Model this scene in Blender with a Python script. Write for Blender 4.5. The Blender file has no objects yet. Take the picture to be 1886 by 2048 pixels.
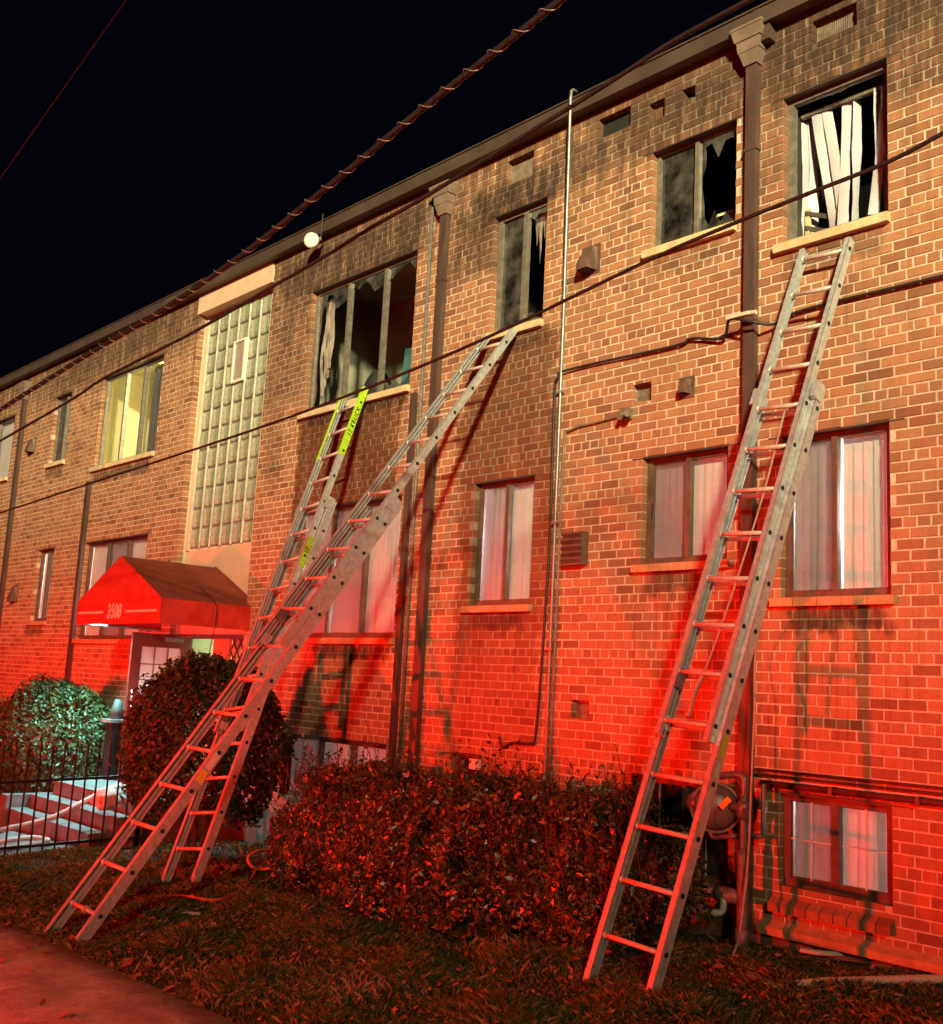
import bpy, math, random
import numpy as np
from mathutils import Vector, Matrix
random.seed(7); rng = np.random.default_rng(7)
sc = bpy.context.scene
col = sc.collection
R = math.radians
# ------------------------------------------------------------------ camera
YAW, PIT, ROL, F = R(-48.02), R(9.22), R(3.0), 2167.0
CAM = Vector((0, -7.5, 0))
fw = Vector((math.sin(YAW)*math.cos(PIT), math.cos(YAW)*math.cos(PIT), math.sin(PIT)))
r0 = Vector((math.cos(YAW), -math.sin(YAW), 0)); u0 = r0.cross(fw)
rt = r0*math.cos(ROL) + u0*math.sin(ROL); up = -r0*math.sin(ROL) + u0*math.cos(ROL)
cd = bpy.data.cameras.new('camera'); cam = bpy.data.objects.new('camera', cd); col.objects.link(cam)
cam.matrix_world = Matrix(((rt.x, up.x, -fw.x, CAM.x), (rt.y, up.y, -fw.y, CAM.y), (rt.z, up.z, -fw.z, CAM.z), (0, 0, 0, 1)))
cd.sensor_fit = 'HORIZONTAL'; cd.sensor_width = 36; cd.lens = F/1886*36; cd.clip_start = .05; cd.clip_end = 500
sc.camera = cam
# ------------------------------------------------------------------ night sky, street lamp light, engine lights
wd = bpy.data.worlds.new('World'); sc.world = wd; wd.use_nodes = True
wd.node_tree.nodes['Background'].inputs[0].default_value = (.0008, .0009, .0024, 1)
wd.node_tree.nodes['Background'].inputs[1].default_value = 1
SUN_DIR = Vector((-1.12, 1, -.46)).normalized()
sd = bpy.data.lights.new('street_light', 'SUN'); sd.energy = .2; sd.angle = R(3); sd.color = (1, .78, .48)
so = bpy.data.objects.new('street_light', sd); col.objects.link(so); so.rotation_euler = SUN_DIR.to_track_quat('-Z', 'Y').to_euler()

def profile_lamp(name, loc, power, color, stops, size, roll=0., lo=-.5, hi=.5):
    """a lamp with a vertical beam profile: stops are (elevation sine, intensity)"""
    l = bpy.data.lights.new(name, 'POINT'); l.energy = power; l.color = color; l.shadow_soft_size = size
    l.use_nodes = True; nt = l.node_tree; em = nt.nodes['Emission']
    tc = nt.nodes.new('ShaderNodeTexCoord'); sp = nt.nodes.new('ShaderNodeSeparateXYZ'); nt.links.new(tc.outputs['Normal'], sp.inputs[0])
    mr = nt.nodes.new('ShaderNodeMapRange'); mr.inputs[1].default_value = lo; mr.inputs[2].default_value = hi
    ma = nt.nodes.new('ShaderNodeMath'); ma.operation = 'MULTIPLY_ADD'; nt.links.new(sp.outputs['X'], ma.inputs[0]); ma.inputs[1].default_value = roll; nt.links.new(sp.outputs['Z'], ma.inputs[2])
    nt.links.new(ma.outputs[0], mr.inputs[0])
    cr = nt.nodes.new('ShaderNodeValToRGB'); nt.links.new(mr.outputs[0], cr.inputs[0])
    el = cr.color_ramp.elements
    while len(el) > 1: el.remove(el[-1])
    q_ = lambda p: (p-lo)/(hi-lo)
    el[0].position = q_(stops[0][0]); el[0].color = (stops[0][1],)*3+(1,)
    for p, v in stops[1:]:
        e = el.new(q_(p)); e.color = (v, v, v, 1)
    nt.links.new(cr.outputs[0], em.inputs['Strength'])
    o = bpy.data.objects.new(name, l); col.objects.link(o); o.location = loc
    return o
RED = (1, .011, .002)
profile_lamp('engine_warning_light', (-5.6, -11.2, -.5), 5500, RED, [(-.5, .2), (-.3, 1), (-.23, .9), (-.20, .32), (-.17, .26), (-.13, .5), (-.10, .9), (0, 1), (.06, 1), (.11, .82), (.17, .52), (.24, .26), (.32, .09), (.45, .01)], .10)
profile_lamp('engine_warning_light', (-15.5, -10.4, -.6), 7600, RED, [(-.5, .1), (-.3, .5), (-.17, .45), (-.12, .55), (-.07, 1), (0, 1), (.06, 1), (.11, .75), (.17, .4), (.24, .15), (.32, .05), (.45, .01)], .10)
sl = Vector((-9, 0, 3.0)) - SUN_DIR*80
profile_lamp('scene_light', sl, 520000, (1, .86, .47), [(-.72, .04), (-.672, .035), (-.665, .04), (-.659, .09), (-.652, .56), (-.645, .97), (-.636, 1), (-.55, 1)], 2.2, .487, -.75, -.5)
sc.view_settings.view_transform = 'Standard'; sc.view_settings.look = 'None'; sc.view_settings.exposure = .25; sc.view_settings.gamma = 1
sc.render.engine = 'CYCLES'; sc.cycles.use_denoising = True
sc.cycles.max_bounces = 6; sc.cycles.diffuse_bounces = 3; sc.cycles.glossy_bounces = 3; sc.cycles.transparent_max_bounces = 10
sc.cycles.sample_clamp_indirect = 4; sc.cycles.caustics_reflective = False; sc.cycles.caustics_refractive = False

# ------------------------------------------------------------------ geometry helpers
def ray(x, y): return rt*((x-943)/F) - up*((y-1024)/F) + fw
def W(x, y, Y=0.): w = ray(x, y); return CAM + w*((Y-CAM.y)/w.y)
def GX(x, y, X): w = ray(x, y); return CAM + w*(X/w.x)
def GZ(x, y, Z): w = ray(x, y); return CAM + w*(Z/w.z)
def proj(p):
    d = Vector(p)-CAM; z = d.dot(fw); return 943+F*d.dot(rt)/z, 1024-F*d.dot(up)/z
def gz(x, y): return -1.75 + .035*(x+4.4) - .03*abs(y+1.1)

class MB:
    def __init__(s): s.v = []; s.f = []
    def add(s, vs, fs):
        n = len(s.v); s.v += [tuple(v) for v in vs]; s.f += [tuple(i+n for i in f) for f in fs]; return s
    def box(s, x0, x1, y0, y1, z0, z1):
        return s.add([(x0,y0,z0),(x1,y0,z0),(x1,y1,z0),(x0,y1,z0),(x0,y0,z1),(x1,y0,z1),(x1,y1,z1),(x0,y1,z1)],
                     [(0,3,2,1),(4,5,6,7),(0,1,5,4),(1,2,6,5),(2,3,7,6),(3,0,4,7)])
    def obox(s, c, ax, ay, az):
        """oriented box: centre and three half-axis vectors"""
        c, ax, ay, az = map(Vector, (c, ax, ay, az)); vs = []
        for k in (-1, 1):
            for i, j in ((-1,-1),(1,-1),(1,1),(-1,1)): vs.append(c+ax*i+ay*j+az*k)
        return s.add(vs, [(0,3,2,1),(4,5,6,7),(0,1,5,4),(1,2,6,5),(2,3,7,6),(3,0,4,7)])
    def cbox(s, x0, x1, y0, y1, z0, z1, c):
        """box with its front (low y) edges chamfered, no back"""
        return s.add([(x0,y1,z0),(x1,y1,z0),(x1,y1,z1),(x0,y1,z1),(x0,y0+c,z0),(x1,y0+c,z0),(x1,y0+c,z1),(x0,y0+c,z1),
                      (x0+c,y0,z0+c),(x1-c,y0,z0+c),(x1-c,y0,z1-c),(x0+c,y0,z1-c)],
                     [(8,9,10,11),(4,5,9,8),(5,6,10,9),(6,7,11,10),(7,4,8,11),(0,1,5,4),(1,2,6,5),(2,3,7,6),(3,0,4,7)])
    def prism(s, pts, a, b):
        """polygon pts (Vectors) extruded from offset a to offset b"""
        n = len(pts); a = Vector(a); b = Vector(b)
        vs = [Vector(p)+a for p in pts]+[Vector(p)+b for p in pts]
        return s.add(vs, [tuple(range(n-1, -1, -1)), tuple(range(n, 2*n))]+[(i, (i+1) % n, n+(i+1) % n, n+i) for i in range(n)])
    def tube(s, pts, r, n=8, caps=True):
        pts = [Vector(p) for p in pts]; m = len(pts)
        rr = r if hasattr(r, '__len__') else [r]*m
        T = [(pts[min(i+1, m-1)]-pts[max(i-1, 0)]).normalized() for i in range(m)]
        N = T[0].orthogonal().normalized(); vs = []
        for i in range(m):
            N = (N - T[i]*N.dot(T[i])).normalized(); B = T[i].cross(N)
            for k in range(n):
                a = 2*math.pi*k/n; vs.append(pts[i]+(N*math.cos(a)+B*math.sin(a))*rr[i])
        fs = [(i*n+k, i*n+(k+1) % n, (i+1)*n+(k+1) % n, (i+1)*n+k) for i in range(m-1) for k in range(n)]
        if caps: fs += [tuple(range(n-1, -1, -1)), tuple((m-1)*n+k for k in range(n))]
        return s.add(vs, fs)
    def cyl(s, a, b, r, n=12, r2=None): return s.tube([a, b], [r, r if r2 is None else r2], n)
def spline(P, k=8):
    P = [Vector(p) for p in P]; Q = [P[0]*2-P[1]]+P+[P[-1]*2-P[-2]]; out = []
    for i in range(1, len(Q)-2):
        for j in range(k):
            t = j/k; a, b, c, d = Q[i-1:i+3]
            out.append(.5*((2*b)+(c-a)*t+(2*a-5*b+4*c-d)*t*t+(3*b-a-3*c+d)*t**3))
    return out+[P[-1]]
def mesh(name, mb, mats, smooth=False):
    me = bpy.data.meshes.new(name); me.from_pydata([tuple(v) for v in mb.v], [], mb.f)
    for m in (mats if isinstance(mats, (list, tuple)) else [mats]): me.materials.append(m)
    if smooth: me.polygons.foreach_set('use_smooth', [True]*len(me.polygons))
    return me
def put(name, me, parent=None, loc=None):
    o = bpy.data.objects.new(name, me); col.objects.link(o)
    if loc is not None: o.location = loc
    if parent is not None:
        o.parent = parent
        o.matrix_parent_inverse = Matrix.Translation(parent.location).inverted()   # every location here is a place in the world
    return o
def obj(name, mb, mat, parent=None, smooth=False): return put(name, mesh(name, mb, mat, smooth), parent)
def tag(o, label, cat=None, group=None, kind=None):
    if label: o['label'] = label
    if cat: o['category'] = cat
    if group: o['group'] = group
    if kind: o['kind'] = kind
    return o
def thing(name, label, cat, loc=(0, 0, 0), group=None):
    o = bpy.data.objects.new(name, None); col.objects.link(o); o.location = loc; o.empty_display_size = .2
    return tag(o, label, cat, group)
def np_mesh(name, verts, faces, mat, parent=None, n=4):
    me = bpy.data.meshes.new(name); nv = len(verts); nf = len(faces)
    me.vertices.add(nv); me.vertices.foreach_set('co', np.asarray(verts, np.float32).ravel())
    me.loops.add(nf*n); me.loops.foreach_set('vertex_index', np.asarray(faces, np.int32).ravel())
    me.polygons.add(nf); me.polygons.foreach_set('loop_start', np.arange(0, nf*n, n, dtype=np.int32))
    me.update(calc_edges=True); me.materials.append(mat)
    return put(name, me, parent)

# ------------------------------------------------------------------ materials
class NT:
    def __init__(s, name):
        s.m = bpy.data.materials.new(name); s.m.use_nodes = True; s.t = s.m.node_tree; s.n = s.t.nodes
        s.b = s.n['Principled BSDF']; s.out = s.n['Material Output']
        s.geo = s.n.new('ShaderNodeNewGeometry'); s.oi = s.n.new('ShaderNodeObjectInfo')
    def L(s, a, b): s.t.links.new(a, b)
    def set(s, sock, v):
        if isinstance(v, bpy.types.NodeSocket): s.L(v, sock)
        else: sock.default_value = v if not isinstance(v, tuple) or len(v) == len(sock.default_value) else v+(1,)
    def math(s, op, a, b=0., c=0., clamp=False):
        n = s.n.new('ShaderNodeMath'); n.operation = op; n.use_clamp = clamp
        for i, v in enumerate((a, b, c)): s.set(n.inputs[i], v)
        return n.outputs[0]
    def noise(s, scale, detail=4, rough=.55, vec=None, stretch=None, dist=0):
        n = s.n.new('ShaderNodeTexNoise'); n.inputs['Scale'].default_value = scale; n.inputs['Detail'].default_value = detail
        n.inputs['Roughness'].default_value = rough; n.inputs['Distortion'].default_value = dist
        v = vec or s.geo.outputs['Position']
        if stretch:
            mp = s.n.new('ShaderNodeMapping'); mp.inputs['Scale'].default_value = stretch; s.L(v, mp.inputs[0]); v = mp.outputs[0]
        s.L(v, n.inputs['Vector']); return n.outputs['Fac']
    def ramp(s, fac, stops):
        n = s.n.new('ShaderNodeValToRGB'); el = n.color_ramp.elements
        el[0].position, el[0].color = stops[0][0], tuple(stops[0][1])+(1,); el[1].position, el[1].color = stops[-1][0], tuple(stops[-1][1])+(1,)
        for p, c in stops[1:-1]: el.new(p).color = tuple(c)+(1,)
        s.set(n.inputs[0], fac); return n.outputs[0]
    def mix(s, fac, a, b, mode='MIX'):
        n = s.n.new('ShaderNodeMix'); n.data_type = 'RGBA'; n.blend_type = mode
        s.set(n.inputs[0], fac); s.set(n.inputs[6], a); s.set(n.inputs[7], b); return n.outputs[2]
    def map(s, v, a, b, c=0., d=1., smooth=True):
        n = s.n.new('ShaderNodeMapRange'); n.interpolation_type = 'SMOOTHSTEP' if smooth else 'LINEAR'
        for i, q in enumerate((v, a, b, c, d)): s.set(n.inputs[i], q)
        return n.outputs[0]
    def bump(s, h, strength=.3, dist=.01):
        n = s.n.new('ShaderNodeBump'); n.inputs['Strength'].default_value = strength; n.inputs['Distance'].default_value = dist
        s.L(h, n.inputs['Height']); s.L(n.outputs[0], s.b.inputs['Normal'])
    def rnd(s):
        return s.math('FRACT', s.math('ADD', s.geo.outputs['Random Per Island'], s.oi.outputs['Random']))
    def xyz(s):
        n = s.n.new('ShaderNodeSeparateXYZ'); s.L(s.geo.outputs['Position'], n.inputs[0]); return n.outputs
    def fin(s, color, rough=.7, metal=0., spec=.5):
        s.set(s.b.inputs['Base Color'], color); s.set(s.b.inputs['Roughness'], rough); s.set(s.b.inputs['Metallic'], metal)
        s.b.inputs['Specular IOR Level'].default_value = spec; return s.m

def simple(name, c, rough=.6, metal=0., var=.25, nscale=9., bump=.0, spec=.5, streak=None):
    k = NT(name); n = k.noise(nscale, 5, .6, stretch=streak)
    cc = k.mix(k.map(n, .3, .75), tuple(x*(1-var) for x in c), tuple(min(1, x*(1+var)) for x in c))
    if bump: k.bump(k.noise(nscale*4, 4), bump, .006)
    return k.fin(cc, rough, metal, spec)

def soot_mask(k):
    """smoke, wet and drip stains, placed where this wall has them"""
    P = k.xyz(); X, Z = P[0], P[2]
    wob = k.noise(2.3, 4, .6); wob2 = k.noise(7., 3, .6, stretch=(1, 1, .35))
    wx = k.math('MULTIPLY_ADD', k.math('SUBTRACT', wob, .5), .55, X); wz = k.math('MULTIPLY_ADD', k.math('SUBTRACT', wob2, .5), .34, Z)
    tot = None
    def blob(x0, x1, z0, z1, soft, amt):
        nonlocal tot
        a = k.map(wx, x0-soft, x0+soft*.4); b = k.map(wx, x1-soft*.4, x1+soft, 1., 0.)
        c = k.map(wz, z0-soft*.5, z0+soft*.3); d = k.map(wz, z1-soft*.3, z1+soft*.6, 1., 0.)
        m = k.math('MULTIPLY', k.math('MULTIPLY', a, b), k.math('MULTIPLY', k.math('MULTIPLY', c, d), amt))
        tot = m if tot is None else k.math('MAXIMUM', tot, m)
    blob(-8.25, -7.38, 5.04, 5.2, .12, 1.); blob(-11.7, -9.55, 5.04, 5.2, .14, .95); blob(-4.65, -3.75, 5.05, 5.18, .12, .85)
    blob(-8.5, -7.25, 5.03, 5.38, .25, 1.); blob(-8.85, -8.15, 4.5, 5.25, .25, .8); blob(-7.4, -6.5, 5.1, 5.45, .35, .65)
    blob(-12.4, -9.5, 5.05, 5.62, .3, .85); blob(-12.75, -11.8, 3.6, 5.2, .35, .55); blob(-12.55, -12.2, 2.6, 3.9, .15, .45)
    blob(-6.4, -5.1, 5.08, 5.6, .4, .72); blob(-4.85, -3.4, 5.08, 5.8, .4, .85); blob(-3.75, -2.6, 4.7, 5.8, .4, .75); blob(-5.0, -4.6, 4.3, 5.1, .2, .4)
    blob(-20.5, -15.2, 5.1, 5.75, .6, .5)
    stn = k.map(k.noise(10, 5, .7, stretch=(2.4, 1, .07)), .5, .66)
    soot_ = tot; tot = None
    blob(-11.75, -9.5, 2.3, 3.35, .3, .75); blob(-8.3, -7.3, 2.2, 3.65, .3, .7); blob(-12.5, -11.7, 2.4, 5.3, .25, .6); blob(-4.7, -3.7, 2.9, 3.7, .3, .4); blob(-8.4, -7.3, -.3, .7, .3, .5); blob(-4.75, -3.7, -.2, .7, .3, .55); blob(-6.1, -5.2, .3, 1.0, .3, .5)
    tot = k.math('MAXIMUM', soot_, k.math('MULTIPLY', tot, stn))
    for x0, x1, z, a in ((-11.6, -9.6, 3.34, .85), (-8.05, -7.35, 3.6, .7), (-8.25, -7.5, .70, .8), (-4.6, -3.8, .70, .85), (-6.0, -5.3, 1.02, .75),
                         (-18.2, -16.1, 3.27, .8), (-20.4, -19.7, 3.58, .7), (-20.5, -19.7, .66, .7), (-11.0, -9.6, .38, .9), (-5.95, -5.3, 3.93, .4), (-4.6, -3.8, 3.6, .5)):
        blob(x0, x1, z-.12, z+.05, .1, a)
    return tot
def wet_mask(k):
    P = k.xyz(); wob = k.math('SUBTRACT', k.noise(1.3, 4, .6), .5); wx = k.math('MULTIPLY_ADD', wob, .9, P[0])
    m = k.math('MULTIPLY', k.map(wx, -11.9, -11.75), k.map(wx, -9.6, -9.5, 1., 0.))
    m = k.math('MULTIPLY', m, k.map(P[2], 3.3, 3.45, 1., 0.)); m = k.math('MULTIPLY', m, k.map(P[2], .3, 2.2))
    m2 = k.math('MULTIPLY', k.map(wx, -8.6, -8.45), k.map(wx, -7.25, -7.15, 1., 0.)); m2 = k.math('MULTIPLY', m2, k.map(P[2], 3.5, 3.7, 1., 0.))
    m2 = k.math('MULTIPLY', m2, k.map(P[2], -1.2, 1.5, .35, .8))
    return k.math('MAXIMUM', m, m2)
def wall_mat(name, mortar=False):
    k = NT(name); P = k.xyz()
    if mortar:
        c = k.ramp(k.noise(26, 5, .65), [(.3, (.50, .43, .34)), (.7, (.74, .65, .52))])
        c = k.mix(k.math('MULTIPLY', k.map(k.noise(.9, 5, .7), .5, .72), .55), c, (.36, .26, .18))
    else:
        r = k.rnd()
        c = k.ramp(r, [(0, (.20, .085, .045)), (.15, (.31, .138, .068)), (.5, (.39, .182, .088)), (.8, (.44, .218, .108)), (.93, (.38, .195, .112)), (1, (.25, .11, .066))])
        c = k.mix(k.math('MULTIPLY', k.map(k.noise(38, 5, .7), .35, .7), .45), c, (.27, .115, .065))
        c = k.mix(k.math('MULTIPLY', k.map(k.noise(130, 3, .6), .58, .75), .5), c, (.44, .26, .17))
    # chalky mortar haze on the brick faces and lime runs
    c = k.mix(k.math('MULTIPLY', k.map(k.noise(1.1, 5, .65), .45, .8), .35), c, (.40, .22, .135))
    c = k.mix(k.math('MULTIPLY', k.map(k.noise(5., 5, .7, stretch=(1.6, 1, .25)), .52, .8), .35), c, (.15, .07, .05))
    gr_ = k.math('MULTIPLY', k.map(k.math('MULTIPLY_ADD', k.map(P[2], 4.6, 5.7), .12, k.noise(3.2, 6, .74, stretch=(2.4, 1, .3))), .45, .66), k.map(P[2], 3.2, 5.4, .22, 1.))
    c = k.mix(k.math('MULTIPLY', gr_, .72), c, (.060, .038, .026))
    w = k.math('MULTIPLY', wet_mask(k), k.map(k.noise(6, 4, .6, stretch=(1, 1, .2)), .2, .55, .55, 1.))
    c = k.mix(k.math('MULTIPLY', w, .9), c, (.115, .040, .018) if not mortar else (.15, .075, .04))
    s = soot_mask(k); br = k.noise(11, 4, .65)
    s = k.math('MULTIPLY', s, k.math('MULTIPLY', k.map(br, .2, .5, .65, 1.), k.map(k.noise(9, 5, .7, stretch=(2.2, 1, .16)), .3, .58, .4, 1.)))
    c = k.mix(k.math('MULTIPLY', s, .93), c, (.020, .015, .012) if not mortar else (.05, .037, .028))
    k.bump(k.noise(150 if mortar else 95, 5, .7), .45, .004)
    return k.fin(c, k.map(w, 0, 1, .85, .45), 0, .35)
M = {}
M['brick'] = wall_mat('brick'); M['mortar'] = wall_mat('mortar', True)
M['fascia'] = simple('brown_fascia', (.075, .052, .043), .5, 0, .2, 3)
M['spout'] = simple('brown_downspout', (.085, .052, .045), .45, 0, .25, 5, .05, .5, (3, 3, .5))
M['head'] = simple('leader_head_paint', (.21, .15, .12), .55, 0, .2, 6)
M['sill'] = simple('limestone_sill', (.60, .50, .30), .8, 0, .22, 7, .2)
M['brick_sill'] = simple('glazed_block_sill', (.50, .29, .15), .6, 0, .25, 6, .1)
M['cream'] = simple('cream_panel', (.62, .46, .33), .8, 0, .08, 2.5, .05)
M['alu_frame'] = simple('weathered_alu', (.20, .18, .15), .5, .25, .3, 14, .05)
M['brown_frame'] = simple('brown_window_frame', (.12, .075, .055), .5, 0, .25, 10)
M['alu'] = simple('ladder_aluminium', (.60, .65, .68), .34, .45, .2, 22, .03, .5, (1, 1, 1))
M['rung'] = simple('ladder_rung', (.68, .62, .58), .4, .25, .2, 30)
M['dark'] = simple('dark_rubber', (.02, .02, .02), .7, 0, .2)
M['lime'] = simple('lime_band', (.42, .72, .02), .6, 0, .2, 30)
M['black'] = simple('black_print', (.008, .008, .008), .6, 0, .05)
M['yellow'] = simple('yellow_sticker', (.75, .62, .03), .5, 0, .2, 90)
M['white'] = simple('white_print', (.75, .73, .68), .6, 0, .15, 60)
M['orange'] = simple('orange_sticker', (.85, .30, .02), .5, 0, .1, 50)
M['galv'] = simple('galvanised_conduit', (.27, .275, .27), .4, .5, .15, 30)
M['greypipe'] = simple('grey_pipe', (.16, .16, .165), .5, .1, .3, 20, .05)
M['meter'] = simple('meter_grey', (.15, .145, .15), .4, .3, .2, 12, .05)
M['pvc'] = simple('pvc_pipe', (.62, .58, .48), .45, 0, .1, 10)
M['cable'] = simple('black_cable', (.022, .018, .018), .55, 0, .2, 20)
M['bundle'] = simple('cable_bundle', (.030, .026, .028), .6, 0, .3, 14)
M['lash'] = simple('lashing_wire', (.55, .48, .42), .35, .5, .1)
M['concrete'] = simple('concrete', (.34, .32, .29), .85, 0, .3, 5, .3)
M['wetstep'] = simple('wet_concrete', (.15, .145, .14), .35, 0, .35, 6, .3)
def walk_mat():
    k = NT('sidewalk_concrete'); c = k.mix(k.map(k.noise(2.2, 6, .7), .3, .7), (.26, .20, .18), (.62, .52, .47)); c = k.mix(k.math('MULTIPLY', k.map(k.noise(24, 5, .7), .45, .7), .5), c, (.14, .10, .08))
    P = k.xyz(); c = k.mix(k.math('MULTIPLY', k.map(k.math('MULTIPLY_ADD', k.noise(5, 5, .7), .35, P[1]), -4.25, -3.95), .8), c, (.06, .04, .03))
    k.bump(k.noise(60, 5, .7), .6, .01); return k.fin(c, k.map(k.noise(1.7, 5, .65), .42, .6, .9, .32), 0, .3)
M['walk'] = walk_mat()
M['foundation'] = simple('foundation', (.15, .10, .07), .85, 0, .35, 4, .4)
M['iron'] = simple('black_iron', (.012, .012, .013), .5, .2, .2)
M['vent'] = simple('vent_grille', (.22, .17, .13), .6, .1, .3, 16)
M['hood'] = simple('vent_hood_paint', (.13, .075, .055), .55, 0, .3, 9)
M['soil'] = simple('soil', (.045, .032, .022), .95, 0, .5, 9, .6)
M['lawn'] = simple('lawn_soil', (.045, .038, .02), .95, 0, .5, 6, .6)
M['twig'] = simple('twig', (.055, .038, .028), .8, 0, .3)
M['blind'] = simple('vinyl_blind', (.86, .84, .82), .5, 0, .05, 3)
def blind_mat():
    k = NT('vinyl_blind'); c = k.mix(k.map(k.noise(3, 3), .3, .7), (.82, .80, .78), (.88, .86, .84)); k.fin(c, .5, 0, .4)
    tl = k.n.new('ShaderNodeBsdfTranslucent'); k.L(c, tl.inputs[0]); mx = k.n.new('ShaderNodeMixShader'); mx.inputs[0].default_value = .3
    k.L(k.b.outputs[0], mx.inputs[1]); k.L(tl.outputs[0], mx.inputs[2]); k.L(mx.outputs[0], k.out.inputs[0]); return k.m
M['blind'] = blind_mat()
M['burnt'] = simple('scorched_vinyl', (.30, .26, .23), .6, 0, .6, 8, .1, .5, (3, 3, .6))
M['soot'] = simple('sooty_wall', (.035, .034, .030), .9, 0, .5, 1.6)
M['dim'] = simple('smoke_stained_wall', (.27, .28, .22), .9, 0, .45, 1.2)
M['teal'] = simple('teal_panel', (.035, .10, .11), .35, 0, .4, 4)
M['cream_room'] = simple('cream_room', (.80, .75, .48), .8, 0, .1, 2)
M['grey_curtain'] = simple('grey_curtain', (.14, .14, .15), .85, 0, .3, 6, .1, .5, (6, 6, .3))
M['doorred'] = simple('door_paint', (.12, .020, .013), .4, 0, .15, 4)
M['hose'] = simple('canvas_hose', (.62, .50, .42), .8, 0, .2, 60)
M['orange_hose'] = simple('orange_cord', (.50, .12, .03), .6, 0, .2, 40)
M['rope'] = simple('rope', (.42, .34, .28), .85, 0, .5, 160)
M['greenwall'] = simple('pale_green_wall', (.55, .62, .38), .8, 0, .08, 3)
M['orangeboard'] = simple('orange_board', (.62, .22, .10), .7, 0, .15, 7)
def awning_mat():
    k = NT('awning_fabric'); c = k.mix(k.map(k.noise(5, 5, .6), .3, .75), (.42, .030, .016), (.56, .045, .024))
    k.bump(k.noise(5, 4, .6, stretch=(1, 1, .5)), .5, .05); return k.fin(c, .75, 0, .3)
M['awning'] = awning_mat()
def awning_top_mat():
    k = NT('awning_roof_fabric'); c = k.mix(k.map(k.noise(3, 5, .6), .3, .75), (.24, .045, .022), (.32, .065, .035)); k.bump(k.noise(4, 4, .6), .5, .05); return k.fin(c, .8, 0, .3)
M['awning_top'] = awning_top_mat()
def glass_mat(name, tint=(.75, .78, .76), rough=.03, refl=.12, dirt=.0):
    k = NT(name); k.n.remove(k.b); tr = k.n.new('ShaderNodeBsdfTransparent'); tr.inputs[0].default_value = tint+(1,)
    gl = k.n.new('ShaderNodeBsdfGlossy'); gl.inputs['Roughness'].default_value = rough; gl.inputs[0].default_value = (.8, .8, .8, 1)
    lw = k.n.new('ShaderNodeLayerWeight'); lw.inputs[0].default_value = .35
    f = k.math('MULTIPLY_ADD', lw.outputs['Fresnel'], .28, refl*.3)
    mx = k.n.new('ShaderNodeMixShader'); k.L(f, mx.inputs[0]); k.L(tr.outputs[0], mx.inputs[1]); k.L(gl.outputs[0], mx.inputs[2]); res = mx
    if dirt:
        df = k.n.new('ShaderNodeBsdfDiffuse'); df.inputs[0].default_value = (.42, .40, .37, 1)
        m2 = k.n.new('ShaderNodeMixShader'); d = k.math('MULTIPLY', k.map(k.noise(3.2, 6, .65), .3, .8), dirt)
        k.L(d, m2.inputs[0]); k.L(res.outputs[0], m2.inputs[1]); k.L(df.outputs[0], m2.inputs[2]); res = m2
    k.L(res.outputs[0], k.out.inputs[0]); return k.m
M['glass'] = glass_mat('window_glass', (.98, .98, .97), .03, .10, .03); M['smoky'] = glass_mat('smoky_glass', (.25, .25, .27), .05, .12, .26)
M['shard'] = glass_mat('broken_glass', (.7, .75, .75), .02, .35, .30); M['screen'] = glass_mat('insect_screen', (.76, .74, .74), .5, .02, .14)
def block_mat():
    k = NT('glass_block'); tc = k.n.new('ShaderNodeTexCoord'); ov = tc.outputs['Object']
    wv = k.noise(17, 3, .6, vec=ov, stretch=(1.6, 1, .42), dist=1.6); wv2 = k.noise(50, 3, .6, vec=ov, stretch=(1.5, 1, .35), dist=1.2)
    sp = k.n.new('ShaderNodeSeparateXYZ'); k.L(ov, sp.inputs[0])
    edge = k.map(k.math('ABSOLUTE', sp.outputs[0]), .09, .14, 0., 1.)
    xs_ = k.math('ADD', sp.outputs[0], k.math('MULTIPLY', k.math('SUBTRACT', wv, .5), .16))
    c = k.ramp(k.map(xs_, -.15, .15, 0., 1., False), [(0, (.30, .35, .25)), (.22, (.60, .65, .50)), (.5, (.80, .82, .66)), (.72, (.32, .37, .27)), (1, (.07, .09, .06))])  # bright streak and shaded right edge of each block painted into the colour
    c = k.mix(k.math('MULTIPLY', k.map(wv2, .4, .65), .6), c, (.10, .12, .08)); c = k.mix(k.math('MULTIPLY', k.map(k.math('ABSOLUTE', sp.outputs[2]), .11, .143), .75), c, (.045, .055, .04))
    c = k.mix(k.math('MULTIPLY', k.oi.outputs['Random'], .4), c, (.18, .21, .15))
    k.bump(k.math('ADD', wv, k.math('MULTIPLY', wv2, .4)), .7, .02); return k.fin(c, .18, 0, .6)
M['block'] = block_mat(); M['block_joint'] = simple('block_joint', (.56, .56, .48), .8, 0, .2, 9)
def leaf_mat(name, stops, spec=.5, rough=.45):
    k = NT(name); c = k.ramp(k.rnd(), stops); k.fin(c, rough, 0, spec)
    tl = k.n.new('ShaderNodeBsdfTranslucent'); k.L(c, tl.inputs[0]); mx = k.n.new('ShaderNodeMixShader'); mx.inputs[0].default_value = .18
    k.L(k.b.outputs[0], mx.inputs[1]); k.L(tl.outputs[0], mx.inputs[2]); k.L(mx.outputs[0], k.out.inputs[0]); return k.m
M['leaf'] = leaf_mat('shrub_leaf', [(0, (.030, .050, .018)), (.6, (.055, .080, .026)), (1, (.085, .105, .035))], .4, .48)
M['hedge'] = leaf_mat('hedge_leaf', [(0, (.025, .032, .014)), (.40, (.060, .070, .025)), (.6, (.12, .075, .030)), (.85, (.24, .13, .055)), (1, (.42, .25, .11))], .8, .32)
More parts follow.
